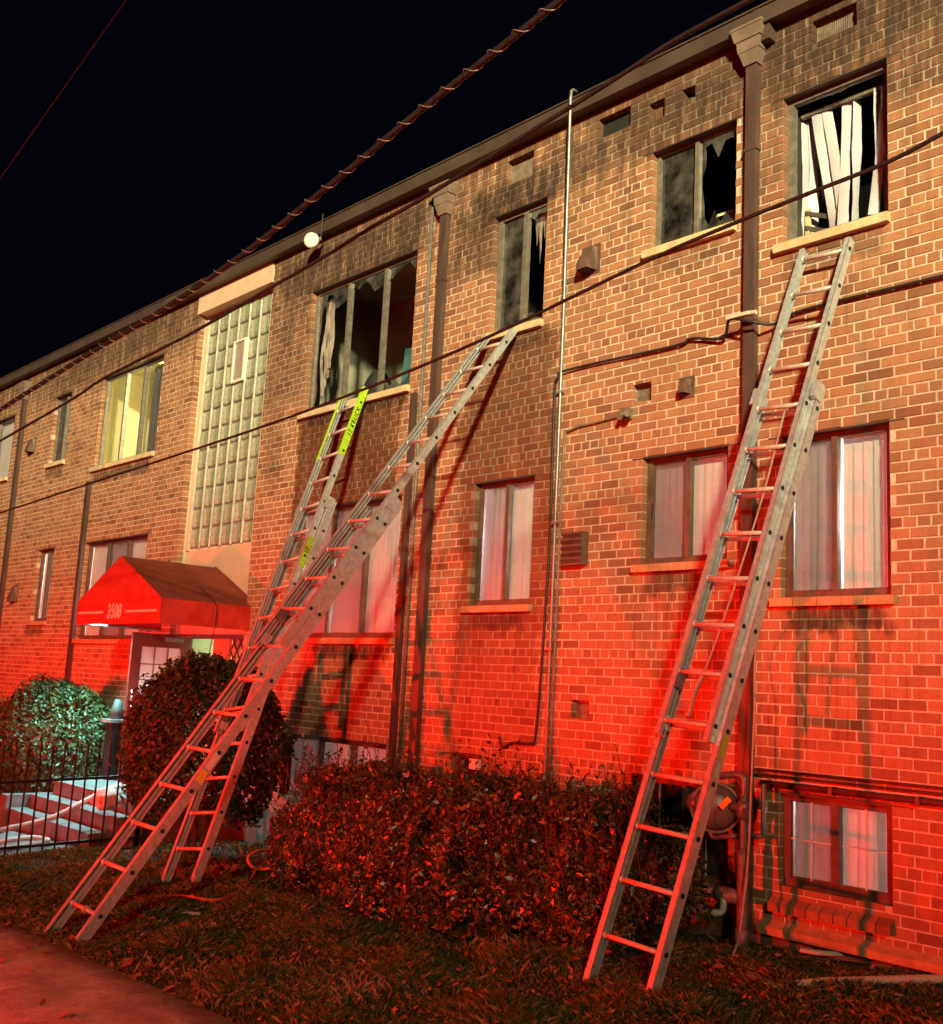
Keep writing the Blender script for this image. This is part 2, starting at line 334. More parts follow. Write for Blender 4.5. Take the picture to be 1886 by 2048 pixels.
M['fallen'] = leaf_mat('fallen_leaf', [(0, (.20, .09, .04)), (.5, (.30, .15, .07)), (1, (.42, .24, .11))], .2, .8)
M['grass'] = leaf_mat('grass_blade', [(0, (.040, .055, .016)), (.5, (.085, .095, .028)), (.75, (.17, .145, .05)), (1, (.32, .25, .11))], .25, .6)
M['straw'] = leaf_mat('dry_grass', [(0, (.20, .14, .07)), (1, (.40, .30, .17))], .2, .7)
def emit_mat(name, c, s):
    k = NT(name); k.n.remove(k.b); e = k.n.new('ShaderNodeEmission'); e.inputs[0].default_value = c+(1,); e.inputs[1].default_value = s
    k.L(e.outputs[0], k.out.inputs[0]); return k.m
M['tube'] = emit_mat('fluorescent_tube', (.80, .96, 1), 4)

# ------------------------------------------------------------------ building: openings and brick wall
CH, BL, ZH = .0817, .2105, .408       # course height, brick pitch, top of a header course
XL, XR, ZB, ZT = -34., 1.0, -1.62, 5.88
H1, H2, H3 = ZH+57*CH, ZH+21*CH, ZH-13*CH
OPEN = dict(A=(-11.70, -9.52, 3.41, H1), B=(-8.20, -7.42, 3.73, H1), C=(-6.05, -5.13, 4.09, H1), D=(-4.66, -3.75, 3.76, H1),
            E=(-18.22, -15.92, 3.45, H1), F=(-20.35, -19.58, 3.76, H1), G=(-24.6, -22.48, 3.76, H1),
            A2=(-11.65, -9.53, .51, H2), B2=(-8.30, -7.43, .84, H2), C2=(-6.07, -5.17, 1.16, H2), D2=(-4.66, -3.76, .83, H2),
            E2=(-18.20, -15.85, .48, H2), F2=(-20.35, -19.60, .80, H2),
            A3=(-11.58, -9.53, -1.40, H3), B3=(-8.46, -8.00, -1.10, H3), C3=(-6.10, -5.12, -1.45, H3), D3=(-4.66, -3.77, -1.34, H3),
            ENT=(-14.83, -12.72, -1.60, 5.80),
            va=(-8.04, -7.65, 5.37, 5.65), vb=(-6.74, -6.34, 5.44, 5.65), vd=(-4.39, -4.00, 5.45, 5.65), vr=(-6.21, -6.0, 2.65, 2.82),
            vl=(-6.83, -6.62, -.22, -.06), vs=(-6.11, -5.93, 5.38, 5.57), vh=(-5.72, -5.58, 5.45, 5.56))
bld = thing('apartment_building', 'three storey brick apartment building with burned upper windows and brown roof edge', 'building', (-10, 0, -1.75))
def sub(rects, o):
    out = []
    for (a, b, c, d) in rects:
        x0, x1, z0, z1 = o
        if b <= x0 or a >= x1 or d <= z0 or c >= z1: out.append((a, b, c, d)); continue
        if a < x0: out.append((a, x0, c, d))
        if b > x1: out.append((x1, b, c, d))
        a2, b2 = max(a, x0), min(b, x1)
        if c < z0: out.append((a2, b2, c, z0))
        if d > z1: out.append((a2, b2, z1, d))
    return out
bricks = []
n0 = math.floor((ZB-ZH)/CH); n1 = math.ceil((ZT-ZH)/CH)
ops = list(OPEN.values())
for n in range(n0, n1):
    z0 = ZH+n*CH; z1 = z0+CH; hdr = (n+1) % 6 == 0
    p = BL/2 if hdr else BL
    off = -4.19 if hdr else (-4.452 + (BL/2 if ((n+1) % 6) % 2 == 0 else 0))
    m0 = int((XL-off)/p)
    x = off+m0*p
    rel = [o for o in ops if o[2] < z1 and o[3] > z0]
    while x < XR:
        j = .0125 + random.uniform(-.002, .002); jz = .012+random.uniform(-.0015, .0015)
        rc = (x+j/2, x+p-j/2, max(z0+jz/2, ZB), min(z1-jz/2, ZT))
        a_, b_, c_, d_ = rc
        for o in rel:
            if -.05 < a_-o[1] < .05: a_ = o[1]+.001
            if -.05 < o[0]-b_ < .05: b_ = o[0]-.001
        snapped = (a_, b_) != rc[:2]; rc = (a_, b_, c_, d_); rs = [rc]
        for o in rel: rs = sub(rs, o)
        for q in rs:
            if q[1]-q[0] > .045 and q[3]-q[2] > .015: bricks.append((q, q == rc and not snapped, hdr))
        x += p
def vis_size(b):
    q, whole, hdr = b
    if not whole: return 0
    c = ((q[0]+q[1])/2, 0, (q[2]+q[3])/2); X, Y = proj(c)
    if not (20 < X < 1866 and 20 < Y < 2028): return 0
    return (q[1]-q[0])*(q[3]-q[2])/(Vector(c)-CAM).length**3
order = sorted(range(len(bricks)), key=lambda i: -vis_size(bricks[i])); single = set(order[:298])
# mortar bed with its openings and their reveals
mo = MB(); xs = sorted({XL, XR} | {v for o in ops for v in (o[0]-.005, o[1]+.005)}); zs = sorted({ZB, ZT} | {max(ZB, min(ZT, v)) for o in ops for v in (o[2]-.005, o[3]+.005)})
for a, b in zip(xs, xs[1:]):
    run = None
    for c, d in zip(zs, zs[1:]):
        mx, mz = (a+b)/2, (c+d)/2
        solid = not any(o[0]-.006 < mx < o[1]+.006 and o[2]-.006 < mz < o[3]+.006 for o in ops)
        if solid: mo.add([(a, .005, c), (b, .005, c), (b, .005, d), (a, .005, d)], [(0, 1, 2, 3)])
for o in ops:
    a, b, c, d = o[0]-.005, o[1]+.005, max(o[2]-.005, ZB), o[3]+.005; y1 = .17
    mo.add([(a, .007, c), (a, y1, c), (a, y1, d), (a, .007, d)], [(0, 1, 2, 3)]); mo.add([(b, .007, c), (b, y1, c), (b, y1, d), (b, .007, d)], [(3, 2, 1, 0)])
    mo.add([(a, .007, d), (b, .007, d), (b, y1, d), (a, y1, d)], [(0, 1, 2, 3)]); mo.add([(a, .007, c), (b, .007, c), (b, y1, c), (a, y1, c)], [(3, 2, 1, 0)])
wall = obj('wall', mo, M['mortar'], bld)
fld = MB(); unit = {}
for i, (q, whole, hdr) in enumerate(bricks):
    y = random.uniform(-.0025, .0025)
    if i in single:
        w, h = q[1]-q[0], q[3]-q[2]; key = (round(w, 3), round(h, 3), hdr)
        if key not in unit: unit[key] = mesh('brick', MB().cbox(-w/2, w/2, 0, .10, -h/2, h/2, .004), M['brick'])
        put('brick', unit[key], wall, ((q[0]+q[1])/2, y, (q[2]+q[3])/2))
    else:
        nv_ = len(fld.v); fld.cbox(q[0], q[1], y, y+.10, q[2], q[3], min(.004, (q[1]-q[0])*.2)); tw = random.gauss(0, .0022)
        if whole: fld.v[nv_:] = [(a+random.uniform(-.0012, .0012), b, c+random.uniform(-.001, .001)+tw*((a-q[0])/(q[1]-q[0])-.5)) for a, b, c in fld.v[nv_:]]
tag(obj('brick_courses', fld, M['brick'], wall), None, None, None, 'stuff')
# wall core behind, so no light leaks between rooms
obj('foundation', MB().box(XL, XR, -.012, .4, -3.2, ZB), M['foundation'], bld)
led = MB()
led.prism([Vector((-4.80, .0, -1.60)), Vector((-4.80, -.075, -1.645)), Vector((-4.80, -.075, -1.70)), Vector((-4.80, .0, -1.72))], (0, 0, 0), (5.8, 0, 0))
obj('base_ledge', led, M['brick_sill'], bld)
# roof edge
rf = MB().box(XL, XR, -.13, .5, 5.765, 5.915); rf.box(XL, XR, -.145, .5, 5.915, 5.932); rf.box(XL, XR, -.005, .3, 5.74, 5.765)
roof = obj('roof_fascia', rf, M['fascia'], bld)
for x in (-26.4, -23.3, -20.2, -17.1, -14.0, -10.95, -7.9, -4.85, -1.8): obj('fascia_joint', MB().box(x-.03, x+.03, -.134, -.12, 5.767, 5.913), M['fascia'], roof)
obj('roof_deck', MB().box(XL, XR, .5, 11, 5.75, 5.93), M['fascia'], bld)

# ------------------------------------------------------------------ windows
def frame_mb(x0, x1, z0, z1, y0, y1, t, mull=(), tm=None):
    m = MB(); tm = tm or t
    m.box(x0, x1, y0, y1, z1-t, z1); m.box(x0, x1, y0, y1, z0, z0+t); m.box(x0, x0+t, y0, y1, z0+t, z1-t); m.box(x1-t, x1, y0, y1, z0+t, z1-t)
    for u in mull:
        xm = x0+(x1-x0)*u; m.box(xm-tm/2, xm+tm/2, y0-.008, y1-.004, z0+t, z1-t)
    return m
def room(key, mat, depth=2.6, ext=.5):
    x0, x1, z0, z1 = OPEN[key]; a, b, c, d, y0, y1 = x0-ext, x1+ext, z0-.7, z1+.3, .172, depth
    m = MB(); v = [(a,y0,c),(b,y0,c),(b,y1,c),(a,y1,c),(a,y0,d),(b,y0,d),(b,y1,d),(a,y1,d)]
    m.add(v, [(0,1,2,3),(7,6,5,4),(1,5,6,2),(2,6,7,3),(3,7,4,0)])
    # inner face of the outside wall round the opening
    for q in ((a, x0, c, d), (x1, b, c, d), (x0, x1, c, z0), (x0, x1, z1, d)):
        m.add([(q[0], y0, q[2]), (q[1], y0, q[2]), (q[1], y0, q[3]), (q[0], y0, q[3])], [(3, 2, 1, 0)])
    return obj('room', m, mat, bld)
def sill_mb(x0, x1, z, kind):
    m = MB()
    if kind == 'stone':
        m.prism([Vector((0, -.055, z-.085)), Vector((0, -.055, z-.012)), Vector((0, .10, z)), Vector((0, .10, z-.085))], (x0-.06, 0, 0), (x1+.02, 0, 0))
    else:
        n = max(3, round((x1-x0+.12)/.205)); w = (x1-x0+.12)/n
        for i in range(n):
            a = x0-.07+i*w; e = random.uniform(0, .004)
            m.prism([Vector((0, -.05-e, z-.078)), Vector((0, -.05-e, z-.012)), Vector((0, .10, z-.002)), Vector((0, .10, z-.078))], (a+.003, 0, 0), (a+w-.003, 0, 0))
    return m
def window(key, frame, mull, panes, sill, t=.045, roommat='soot', ydepth=.07):
    x0, x1, z0, z1 = OPEN[key]
    w = obj('window', frame_mb(x0, x1, z0, z1, ydepth, ydepth+.06, t, mull), M[frame], bld)
    obj('lintel', MB().box(x0-.12, x1+.12, -.004, .1, z1-.012, z1-.001), M['fascia'], w)
    if sill: obj('sill', sill_mb(x0, x1, z0, sill), M['sill' if sill == 'stone' else 'brick_sill'], w)
    edges = [0.]+list(mull)+[1.]
    for i, (u0, u1) in enumerate(zip(edges, edges[1:])):
        p = panes[i] if i < len(panes) else None
        if not p: continue
        a, b = x0+(x1-x0)*u0+t*.8*(i == 0), x0+(x1-x0)*u1-t*.8*(i == len(edges)-2); c, d = z0+t*.8, z1-t*.8
        if isinstance(p, str):
            off = .02 if i % 2 else .035
            pn = obj('pane', MB().box(a, b, ydepth+off, ydepth+off+.004, c, d), M[p], w)
            if frame == 'brown_frame':   # sash rails of the sliding leaf
                obj('sash', frame_mb(a, b, c, d, ydepth+off-.012, ydepth+off+.016, .022), M[frame], w)
                if i == 0: obj('latch', MB().box(a+.004, a+.02, ydepth+off-.022, ydepth+off-.012, (c+d)/2-.07, (c+d)/2+.07), M['dark'], w)
        else:                           # list of jagged shard polygons in unit coordinates
            for poly in p:
                pts = [Vector((a+(b-a)*u, ydepth+.02, c+(d-c)*v)) for u, v in poly]
                obj('glass_shard', MB().prism(pts, (0, 0, 0), (0, .004, 0)), M['shard'], w)
    if roommat: room(key, M[roommat], 1.5 if key == 'A' else 2.6)
    return w
def jag(side, n, lo, hi, seed):
    r = random.Random(seed); pts = []
    for i in range(n+1): pts.append((i/n, r.uniform(lo, hi)))
    if side == 'bottom': return [(0, 0)]+[(u, v) for u, v in pts]+[(1, 0)]
    if side == 'top': return [(0, 1)]+[(u, 1-v) for u, v in pts]+[(1, 1)]
    if side == 'left': return [(0, 0)]+[(v, u) for u, v in pts]+[(0, 1)]
    return [(1, 0)]+[(1-v, u) for u, v in pts]+[(1, 1)]
window('A', 'alu_frame', (.345, .69), [[jag('left', 9, .02, .16, 1), jag('top', 7, .02, .2, 2), jag('bottom', 6, .01, .06, 3)], [jag('top', 9, .03, .16, 4), jag('right', 8, .01, .07, 5)], [jag('top', 6, .01, .12, 6), jag('left', 9, .01, .08, 7), jag('bottom', 7, .02, .1, 8)]], 'stone', .05, 'dim')
window('B', 'alu_frame', (.53,), ['smoky', [jag('top', 6, .01, .1, 11), jag('bottom', 5, .02, .12, 12)]], 'stone', .055, 'soot')
window('C', 'alu_frame', (.5,), ['smoky', [jag('left', 7, .03, .24, 21), jag('top', 6, .06, .24, 22), jag('right', 6, .02, .12, 23), jag('bottom', 7, .04, .22, 24)]], 'stone', .04, 'soot')
window('D', 'alu_frame', (), [[jag('top', 6, .01, .05, 31), jag('right', 7, .01, .06, 33)]], 'stone', .055, 'soot')
window('E', 'alu_frame', (.36, .66), ['glass', None, 'glass'], 'stone', .05, None)
window('F', 'alu_frame', (.55,), ['smoky', 'glass'], 'stone', .045, 'soot'); window('G', 'alu_frame', (.5,), ['glass', 'glass'], 'stone', .05, 'soot')
window('A2', 'brown_frame', (.34, .66), ['screen', 'screen', 'glass'], 'block', .05, 'soot'); window('B2', 'brown_frame', (.5,), ['screen', 'glass'], 'block', .045, 'soot')
window('C2', 'brown_frame', (.5,), ['screen', 'glass'], 'block', .045, 'soot'); window('D2', 'brown_frame', (.47,), ['screen', 'glass'], 'block', .045, 'soot')
window('E2', 'brown_frame', (.34, .66), ['glass', 'screen', 'glass'], 'block', .05, 'soot'); window('F2', 'brown_frame', (.5,), ['glass', 'glass'], 'block', .045, 'soot')
window('A3', 'brown_frame', (.34, .66), ['screen', 'glass', 'glass'], None, .05, 'soot'); w3 = window('D3', 'brown_frame', (.48,), ['screen', 'glass'], None, .06, 'soot', .06)
wc3 = window('C3', 'brown_frame', (.5,), ['smoky', 'smoky'], None, .05, 'soot', .09)
window('B3', 'brown_frame', (), ['smoky'], None, .04, 'soot')
for key, wn, ym in (('D3', w3, .064), ('C3', wc3, .06)):
    x0, x1, z0, z1 = OPEN[key]
    for u0, u1 in ((.06, .46), (.54, .95)):
        a, b = x0+(x1-x0)*u0, x0+(x1-x0)*u1
        obj('glazing_bar', MB().box(a, b, ym, ym+.012, (z0+z1)/2-.005, (z0+z1)/2+.005), M['white'], wn)
        obj('glazing_bar', MB().box((a+b)/2-.005, (a+b)/2+.005, ym, ym+.013, z0+.06, z1-.06), M['white'], wn)
for i in range(9):   # sloping rowlock sill under the basement window
    a = -4.72+i*.1075; obj('sill_brick', MB().prism([Vector((0, .12, -1.345)), Vector((0, -.07, -1.47)), Vector((0, -.07, -1.53)), Vector((0, .12, -1.43))], (a+.004, 0, 0), (a+.1035, 0, 0)), M['brick'], w3)
obj('sill_bed', MB().prism([Vector((0, .12, -1.352)), Vector((0, -.052, -1.478)), Vector((0, -.052, -1.532)), Vector((0, .12, -1.532))], (-4.70, 0, 0), (-3.775, 0, 0)), M['brick'], w3)

# blinds and what shows inside
def blind(key, label, u0=0., u1=1., top=.06, mat='blind', n=None, tilt=25, y=.165, wob=4, wid=.089):
    x0, x1, z0, z1 = OPEN[key]; a, b = x0+(x1-x0)*u0+.03, x0+(x1-x0)*u1-.03
    t = thing('vertical_blind', label, 'blind', ((a+b)/2, y, z1-top), 'vertical blinds in the windows')
    n = n or max(2, int((b-a)/.072)); me = mesh('slat', MB().box(-wid/2, wid/2, -.001, .001, -(z1-z0-top-.05), 0), M[mat])
    obj('head_rail', MB().box(a, b, y-.02, y+.02, z1-top, z1-top+.03), M['white'], t)
    for i in range(n):
        o = put('slat', me, t, (a+(b-a)*(i+.5)/n, y, z1-top)); o.rotation_euler = (0, R(random.uniform(-.6, .6)), R(tilt+random.uniform(-wob, wob)))
    return t
blind('D2', 'white vertical slats behind the right half of the large first floor window beside the downspout', .47, 1., tilt=14)
blind('D2', 'white vertical slats behind the screened left half of the large first floor window', 0., .47, tilt=30)
blind('C2', 'pale closed blind behind the first floor window left of the right downspout', 0., 1., tilt=4, wob=1)
blind('B2', 'vertical slats partly parted behind the narrow first floor window by the conduit', .08, 1., tilt=34, wob=12)
blind('A2', 'long vertical slats behind the wide window crossed by two ladders', 0., 1., tilt=18, wob=4)
blind('E2', 'vertical slats behind the wide window over the red awning', 0., 1., tilt=20)
blind('F2', 'pale slats behind the slim window left of the awning', 0., 1., tilt=20)
blind('F', 'slats behind the slim upper window next to the yellow lit room', .0, 1., tilt=30)
blind('G', 'slats in the upper window beyond the far downspout', .0, 1., tilt=20)
blind('D3', 'striped slats behind the barred basement window', 0., 1., tilt=22, wob=12, y=.165)
blind('A3', 'pale slats behind the basement window at the end of the hedge', 0., 1., tilt=10)
for key, en in (('A2', 95), ('B2', 42), ('C2', 45), ('D2', 55), ('F2', 60), ('D3', 34), ('A3', 55), ('E2', 30), ('F', 16), ('G', 30)):  # unseen lamps added behind the blinds to brighten them
    a_, b_, c_, d_ = OPEN[key]; pl = bpy.data.lights.new('blind_glow_lamp', 'POINT'); pl.energy = en*20; pl.color = (1, .80, .78); pl.shadow_soft_size = .25
    po = bpy.data.objects.new('blind_glow_lamp', pl); col.objects.link(po); po.location = ((a_+b_)/2+.12, 1.35, (c_+d_)/2+.25)
# burned flat D: loose hanging slats
x0, x1, z0, z1 = OPEN['D']
t = thing('vertical_blind', 'loose tilted white slats hanging in the broken upper window over the ladder tip', 'blind', ((x0+x1)/2, .2, z1-.1), 'vertical blinds in the windows')
obj('head_rail', MB().box(x0+.05, x1-.05, .19, .23, z1-.13, z1-.10), M['alu_frame'], t)
M['slat_grey'] = simple('sooted_vinyl_slat', (.46, .48, .56), .5, 0, .10, 3)
def warped(seed, w, L):
    q = random.Random(seed); p1, p2, n = q.uniform(0, 6), q.uniform(0, 6), 10; m = MB()
    for i in range(n+1):
        t_ = i/n; dx, dy, tw = .012*math.sin(p1+t_*4)*t_, .03*math.sin(p2+t_*3.2)*t_, q.uniform(-.3, .3)*.02+.02*math.sin(p1+t_*5)*t_
        for k_ in range(3): u_ = k_-1; m.v.append((dx+u_*w/2, dy+u_*tw-.006*(1-abs(u_)), -L*t_))
    m.f = [(i*3+k_, i*3+k_+1, (i+1)*3+k_+1, (i+1)*3+k_) for i in range(n) for k_ in range(2)]
    return mesh('slat', m, M['slat_grey'], True)
mes = [warped(i, .086, 1.10) for i in range(8)]
for i, (u, ty, tz, dy) in enumerate(((.06, 0, 66, .05), (.10, -2, 60, .09), (.20, -8.0, 12, 0), (.30, -8.5, 16, .01), (.50, 1.5, 22, .02), (.585, 1, 66, .04), (.80, 0, 78, .0), (.895, 5.0, 12, -.02))):
    o = put('slat', mes[i], t, (x0+(x1-x0)*u, .21+dy, z1-.12)); o.rotation_euler = (0, R(ty), R(tz))
x0, x1, z0, z1 = OPEN['B']
t = thing('burnt_blind', 'melted scorched slat ends hanging in the narrow sooty upper window', 'blind', ((x0+x1)/2, .2, z1-.1))
for u, l in ((.60, .35), (.67, .55), (.74, .30), (.80, .78), (.86, .42), (.92, .5)):
    xx = x0+(x1-x0)*u; obj('slat', MB().prism([Vector((xx-.03, .18, z1-.06)), Vector((xx+.03, .18, z1-.06)), Vector((xx+.012, .19, z1-.06-l*.7)), Vector((xx, .19, z1-.06-l))], (0, 0, 0), (0, .003, 0)), M['burnt'], t)
x0, x1, z0, z1 = OPEN['A']
t = thing('burnt_curtain', 'scorched torn curtain strip hanging at the edge of the wide burned window', 'curtain', (x0+.1, .2, z1-.1))
for i in range(5):
    xx = x0+.07+i*.045; n = 9
    pts = [Vector((xx+.02*math.sin(i+j*.9), .19+.012*math.sin(i*2+j), z1-.08-(1.45-.12*i)*j/n)) for j in range(n+1)]
    m = MB()
    for p, q in zip(pts, pts[1:]): m.add([p-Vector((.026, 0, 0)), p+Vector((.026, .008, 0)), q+Vector((.024, .006, 0)), q-Vector((.024, 0, 0))], [(0, 1, 2, 3)])
    obj('curtain_strip', m, M['burnt'], t)
# things standing inside the burned room
def lump(mb, c, rx, ry, rz, n=12, m=8, seed=0, amp=.06):
    r = random.Random(seed); ph = [(r.uniform(0, 6), r.uniform(1, 3.5), r.uniform(1, 3.5)) for _ in range(5)]; vs = []
    for i in range(m+1):
        th = math.pi*i/m
        for j in range(n):
            a = 2*math.pi*j/n; k = 1+amp*sum(math.sin(p+q*a*1+s*th*2) for p, q, s in [(p, round(q), s) for p, q, s in ph])/2
            vs.append((c[0]+rx*k*math.sin(th)*math.cos(a), c[1]+ry*k*math.sin(th)*math.sin(a), c[2]+rz*k*math.cos(th)))
    return mb.add(vs, [(i*n+j, (i+1)*n+j, (i+1)*n+(j+1) % n, i*n+(j+1) % n) for i in range(m) for j in range(n)])
ch = thing('silhouette', 'dark rounded armchair just inside the wide burned window', 'chair', (-11.1, .75, 2.75))  # unidentified dark figure; the chair form is made up
obj('upper_mass', lump(MB(), (-11.15, .75, 3.65), .30, .16, .42, 14, 10, 3, .05), M['dark'], ch, True)
obj('lower_mass', MB().box(-11.5, -10.8, .45, 1.1, 2.75, 3.2), M['dark'], ch)
dk = thing('glass_panel', 'teal tinted glass panel leaning inside the wide burned window', 'panel', (-9.8, .5, 2.75))  # plain blue-green glass panel
obj('panel', MB().obox((-9.72, .45, 3.62), (.36, .12, 0), (-.006, .02, 0), (0, .03, .42)), M['teal'], dk)
obj('stand', MB().box(-9.95, -9.6, .4, .8, 2.75, 3.2), M['dark'], dk)
st = thing('shelf_unit', 'small pale shelf seen through the broken pane by the right downspout', 'shelf', (-5.35, .6, 3.4))
obj('shelf_board', MB().obox((-5.38, .5, 4.42), (.2, .05, .03), (-.02, .12, 0), (0, 0, .012)), M['greenwall'], st); obj('side_board', MB().obox((-5.27, .55, 4.33), (.05, .02, 0), (0, .1, 0), (0, 0, .2)), M['greenwall'], st)
obj('lower_board', MB().obox((-5.45, .6, 4.22), (.12, .04, -.06), (-.02, .1, 0), (0, 0, .012)), M['white'], st)
wch = thing('wooden_frame', 'dark wooden frame leaning inside the broken upper window with white slats', 'frame', (-4.45, .3, 3.7))
obj('rail', MB().obox((-4.42, .3, 4.03), (.17, .05, -.06), (0, .015, 0), (.0, 0, .02)), M['twig'], wch); obj('rail', MB().obox((-4.42, .3, 3.9), (.17, .05, -.06), (0, .015, 0), (.0, 0, .02)), M['twig'], wch)
obj('upright', MB().obox((-4.58, .26, 3.93), (.02, 0, 0), (0, .015, 0), (0, 0, .2)), M['sill'], wch)
cb = thing('teal_partition', 'dark teal cabinet inside the broken upper window with white slats', 'cabinet', (-4.15, 1.0, 3.06))  # added box with doors, standing for the dark teal inner wall
obj('partition_body', MB().box(-4.6, -3.7, .75, 1.2, 3.06, 4.45), M['teal'], cb); obj('door', MB().box(-4.55, -4.17, .735, .749, 3.1, 4.40), M['teal'], cb); obj('door', MB().box(-4.13, -3.75, .735, .749, 3.1, 4.40), M['teal'], cb)
# lit room on the left wing
rE = room('E', M['cream_room'], 3.0, .4)
obj('inner_wall', MB().box(-17.45, -17.35, .9, 3.0, 2.75, 5.36), M['cream_room'], bld)
pl = bpy.data.lights.new('room_lamp', 'POINT'); pl.energy = 480; pl.color = (1, .94, .62); pl.shadow_soft_size = .15
po = bpy.data.objects.new('room_lamp', pl); col.objects.link(po); po.location = (-16.9, 1.5, 5.05)
x0, x1, z0, z1 = OPEN['E']
t = thing('curtain', 'dark grey curtain drawn over one side of the yellow lit upper window', 'curtain', (x1-.4, .2, z1))
m = MB(); N = 22
for i in range(N):
    a, b = x0+(x1-x0)*(.67+.31*i/N), x0+(x1-x0)*(.67+.31*(i+1)/N); ya, yb = .22+.02*math.sin(i*1.3), .22+.02*math.sin((i+1)*1.3)
    m.add([(a, ya, z0+.03), (b, yb, z0+.03), (b, yb, z1-.04), (a, ya, z1-.04)], [(0, 1, 2, 3)])
obj('fabric', m, M['grey_curtain'], t)
gr = thing('air_grille', 'small grey air grille on the wall of the yellow lit room', 'grille', (-17.0, 2.97, 4.4))
obj('plate', MB().box(-17.12, -16.78, 2.96, 2.98, 4.42, 4.60), M['vent'], gr)

# ------------------------------------------------------------------ glass block stair window, entrance
YG = .16
gb = obj('glass_block_window', MB().box(-14.83, -12.6, YG+.03, YG+.10, 1.80, 5.47), M['block_joint'], bld)
fr = MB().box(-14.83, -14.775, YG-.03, YG+.03, 1.80, 5.47); fr.box(-12.97, -12.92, YG-.02, YG+.03, 1.8, 5.47); obj('cream_jamb', fr, M['cream'], gb)
def block_mesh():
    n = 7; s = .143; vs = []; fs = []
    for i in range(n+1):
        for j in range(n+1):
            u, v = -1+2*i/n, -1+2*j/n; e = max(abs(u), abs(v)); y = -.028*(1-e**5)**.6 if e < 1 else .0
            y += -.006*math.sin(u*5+.7*math.sin(v*3))*(1-e**4); vs.append((u*s, y, v*s))
    for i in range(n):
        for j in range(n): fs.append((i*(n+1)+j, (i+1)*(n+1)+j, (i+1)*(n+1)+j+1, i*(n+1)+j+1))
    b = MB(); b.add(vs, fs); ring = [(-s, 0, -s), (s, 0, -s), (s, 0, s), (-s, 0, s), (-s, .06, -s), (s, .06, -s), (s, .06, s), (-s, .06, s)]
    b.add(ring, [(0, 1, 5, 4), (1, 2, 6, 5), (2, 3, 7, 6), (3, 0, 4, 7)]); return mesh('glass_block', b, M['block'], True)
bm_ = block_mesh()
for i in range(6):
    for j in range(12):
        if i == 3 and j in (9, 8): continue
        o = put('glass_block', bm_, gb, (-14.775+.15+i*.301, YG+.015+random.uniform(-.003, .003), 1.83+.15+j*.301))
        
for i in range(7): obj('joint_strip', MB().box(-14.775+i*.301-.007, -14.775+i*.301+.007, YG-.012, YG+.03, 1.83, 5.45), M['block_joint'], gb)
xv, zv = -14.775+3*.301, 1.83+8*.301
lv = obj('louvre_vent', frame_mb(xv-.02, xv+.32, zv-.02, zv+.622, YG-.05, YG+.02, .03), M['white'], gb)
me = mesh('louvre_slat', MB().obox((0, 0, 0), (.13, 0, 0), (0, .018, -.012), (0, .001, .002)), M['white'])
for k in range(22): put('louvre_slat', me, lv, (xv+.15, YG-.02, zv+.03+k*.0265))
obj('lintel_panel', MB().box(-14.86, -12.735, -.02, YG+.2, 5.46, 5.766), M['cream'], bld)
obj('entrance_panel', MB().box(-14.83, -12.60, YG+.01, YG+.12, .56, 1.80), M['cream'], bld)
# vestibule behind the entrance
v = MB(); a, b, c, d, y0, y1 = -14.9, -12.5, -1.52, .56, YG+.12, 1.9
v.add([(a,y0,c),(b,y0,c),(b,y1,c),(a,y1,c),(a,y0,d),(b,y0,d),(b,y1,d),(a,y1,d)], [(0,1,2,3),(7,6,5,4),(1,5,6,2),(2,6,7,3),(3,7,4,0)])
obj('vestibule', v, M['greenwall'], bld)
df = MB().box(-14.83, -14.62, YG-.02, YG+.12, -1.52, .56); df.box(-14.62, -12.6, YG, YG+.12, .50, .56); obj('door_frame', df, M['doorred'], bld)
obj('orange_board', MB().box(-13.86, -13.42, YG+.04, YG+.08, -1.52, .50), M['orangeboard'], bld)
lt = MB().box(-13.42, -12.6, YG+.09, YG+.11, -1.52, .5)
lattice = obj('lattice_panel', lt, M['sill'], bld)
for k in range(9):
    for sgn in (-1, 1):
        zc = -1.2+k*.22; obj('lattice_bar', MB().obox((-13.22, YG+.05, zc), (.17, 0, .17*sgn*1.3), (0, .006, 0), (-.008*sgn, 0, .01)), M['twig'], lattice)
obj('lattice_bar', MB().box(-13.42, -12.9, YG+.03, YG+.07, -.14, -.1), M['sill'], lattice)
# open door leaf standing square to the wall
XD = -14.45; dm = MB(); za, zb, ya, yb = -1.50, .53, -.74, .15
def ybox(m, y0, y1, z0, z1, x0=XD-.022, x1=XD+.022): return m.box(x0, x1, y0, y1, z0, z1)
ybox(dm, ya, ya+.15, za, zb); ybox(dm, yb-.13, yb, za, zb); ybox(dm, ya+.15, yb-.13, zb-.19, zb); ybox(dm, ya+.15, yb-.13, za, -.32)
door = obj('entrance_door', dm, M['doorred'], bld)
k = NT('glass_painted_bright'); k.fin((.70, .74, .78), .35, 0, .5); k.b.inputs['Transmission Weight'].default_value = .15; M['bright_glass'] = k.m  # pale base colour stands for the bright lobby seen in the door glass
obj('door_glass', MB().box(XD-.006, XD+.006, ya+.15, yb-.13, -.32, zb-.19), M['bright_glass'], door)
for f_ in (.33, .66): ybox(m2 := MB(), ya+.15+(yb-ya-.28)*f_-.008, ya+.15+(yb-ya-.28)*f_+.008, -.32, zb-.19, XD+.004, XD+.014); obj('glazing_bar', m2, M['greypipe'], door)
for zz in (-.12, .10): ybox(m2 := MB(), ya+.15, yb-.13, zz-.008, zz+.008, XD+.005, XD+.015); obj('glazing_bar', m2, M['greypipe'], door)
